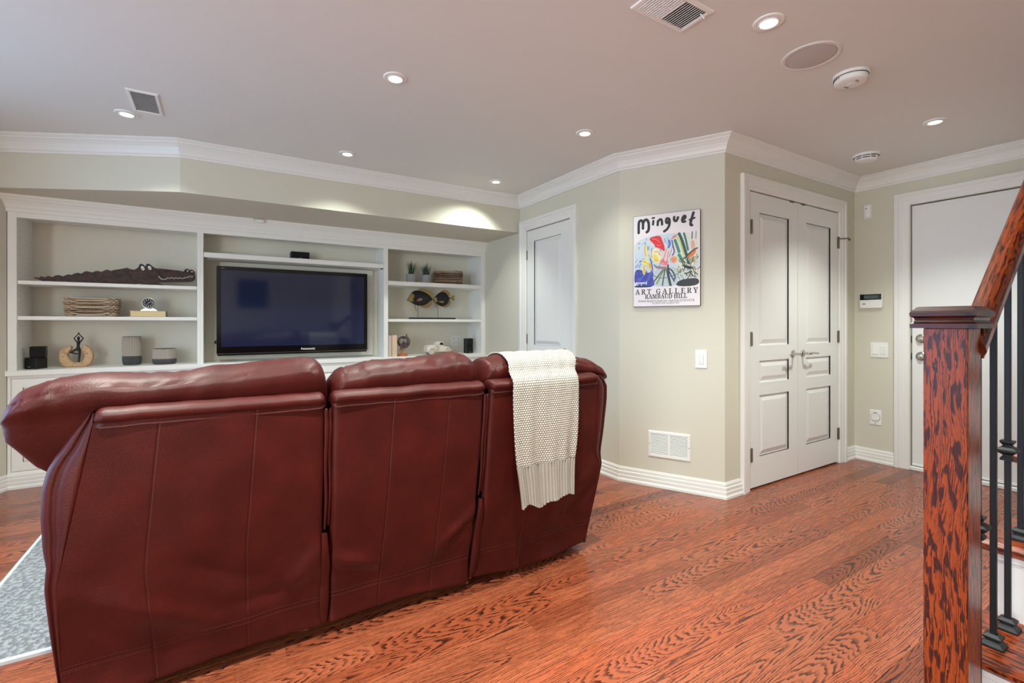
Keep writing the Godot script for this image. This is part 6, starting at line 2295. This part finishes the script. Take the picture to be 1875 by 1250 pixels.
func build_behind_camera() -> void:
	# what the television mirrors: a dark sofa with pale pillows and a framed picture
	var s := thing("rear_sofa", "dark sofa behind the camera, seen only as a reflection in the television", "sofa", Vector3(1.0, 0, 1.75), PI)
	var bm := mat(rgb8(64, 44, 38), 0.45)
	var b := MB.new()
	b.box(Vector3(0, 0.20, 0.0), Vector3(2.0, 0.32, 0.86), 0.03)
	part("base", b, bm, s)
	var bk := MB.new()
	bk.box(Vector3(0, 0.60, -0.34), Vector3(2.0, 0.62, 0.20), 0.07)
	part("backrest", bk, bm, s)
	for x in [-0.92, 0.92]:
		var a := MB.new()
		a.box(Vector3(x, 0.36, 0.02), Vector3(0.20, 0.56, 0.84), 0.07)
		part("arm", a, bm, s)
	for x in [-0.41, 0.41]:
		var c := MB.new()
		c.box(Vector3(x, 0.42, 0.08), Vector3(0.80, 0.16, 0.66), 0.05)
		part("seat_cushion", c, bm, s)
	for x in [-0.9, 0.9]:
		for z in [-0.36, 0.36]:
			part("foot", rbox(Vector3(0.06, 0.04, 0.06), 0.004), M.black, s, Transform3D(Basis(), Vector3(x, 0.02, z)))
	var lab := ["pale pillow at the left of the reflected sofa", "second pale pillow, leaning beside the first reflected one", "tall pale pillow standing behind on the reflected sofa", "pale pillow at the right of the reflected sofa"]
	var spots := [[0.24, 0.0, 0.36], [0.66, 0.1, 0.34], [1.66, 0.0, 0.46], [1.20, -0.1, 0.36]]
	for i in 4:
		var q = spots[i]
		var p := thing("pillow", lab[i], "pillow", Vector3(q[0], 0.505, 1.885), PI + q[1], "pale pillows on the rear sofa")
		var outline := PackedVector2Array()
		for k in 48:
			var a := TAU * k / 48.0
			var sq := pow(pow(absf(cos(a)), 5.0) + pow(absf(sin(a)), 5.0), -1.0 / 5.0)
			var pin := 1.0 + 0.06 * pow(absf(sin(2 * a)), 3.0)
			outline.append(Vector2(cos(a), sin(a)) * sq * pin * q[2] * 0.46 + Vector2(0, q[2] * 0.5))
		part("cover", pillow_body(outline, 0.075), mat(rgb8(214, 212, 214), 0.9), p)
	var fr := thing("framed_picture", "dark framed picture on the rear wall, mirrored in the television", "picture", Vector3(0.57, 1.73, 2.30), PI)
	var fm := MB.new()
	fm.mould(PF([-0.27, -0.30, 0.27, -0.30, 0.27, 0.30, -0.27, 0.30]), PF([0, 0, 0, 0.02, 0.006, 0.025, 0.02, 0.025, 0.03, 0.015, 0.03, 0]), Transform3D(), 1.0, true)
	part("frame", fm, M.black, fr)
	var pc := MB.new()
	pc.span(Vector3(-0.245, -0.275, 0.002), Vector3(0.245, 0.275, 0.012))
	part("picture", pc, mat(rgb8(40, 58, 66), 0.3), fr)
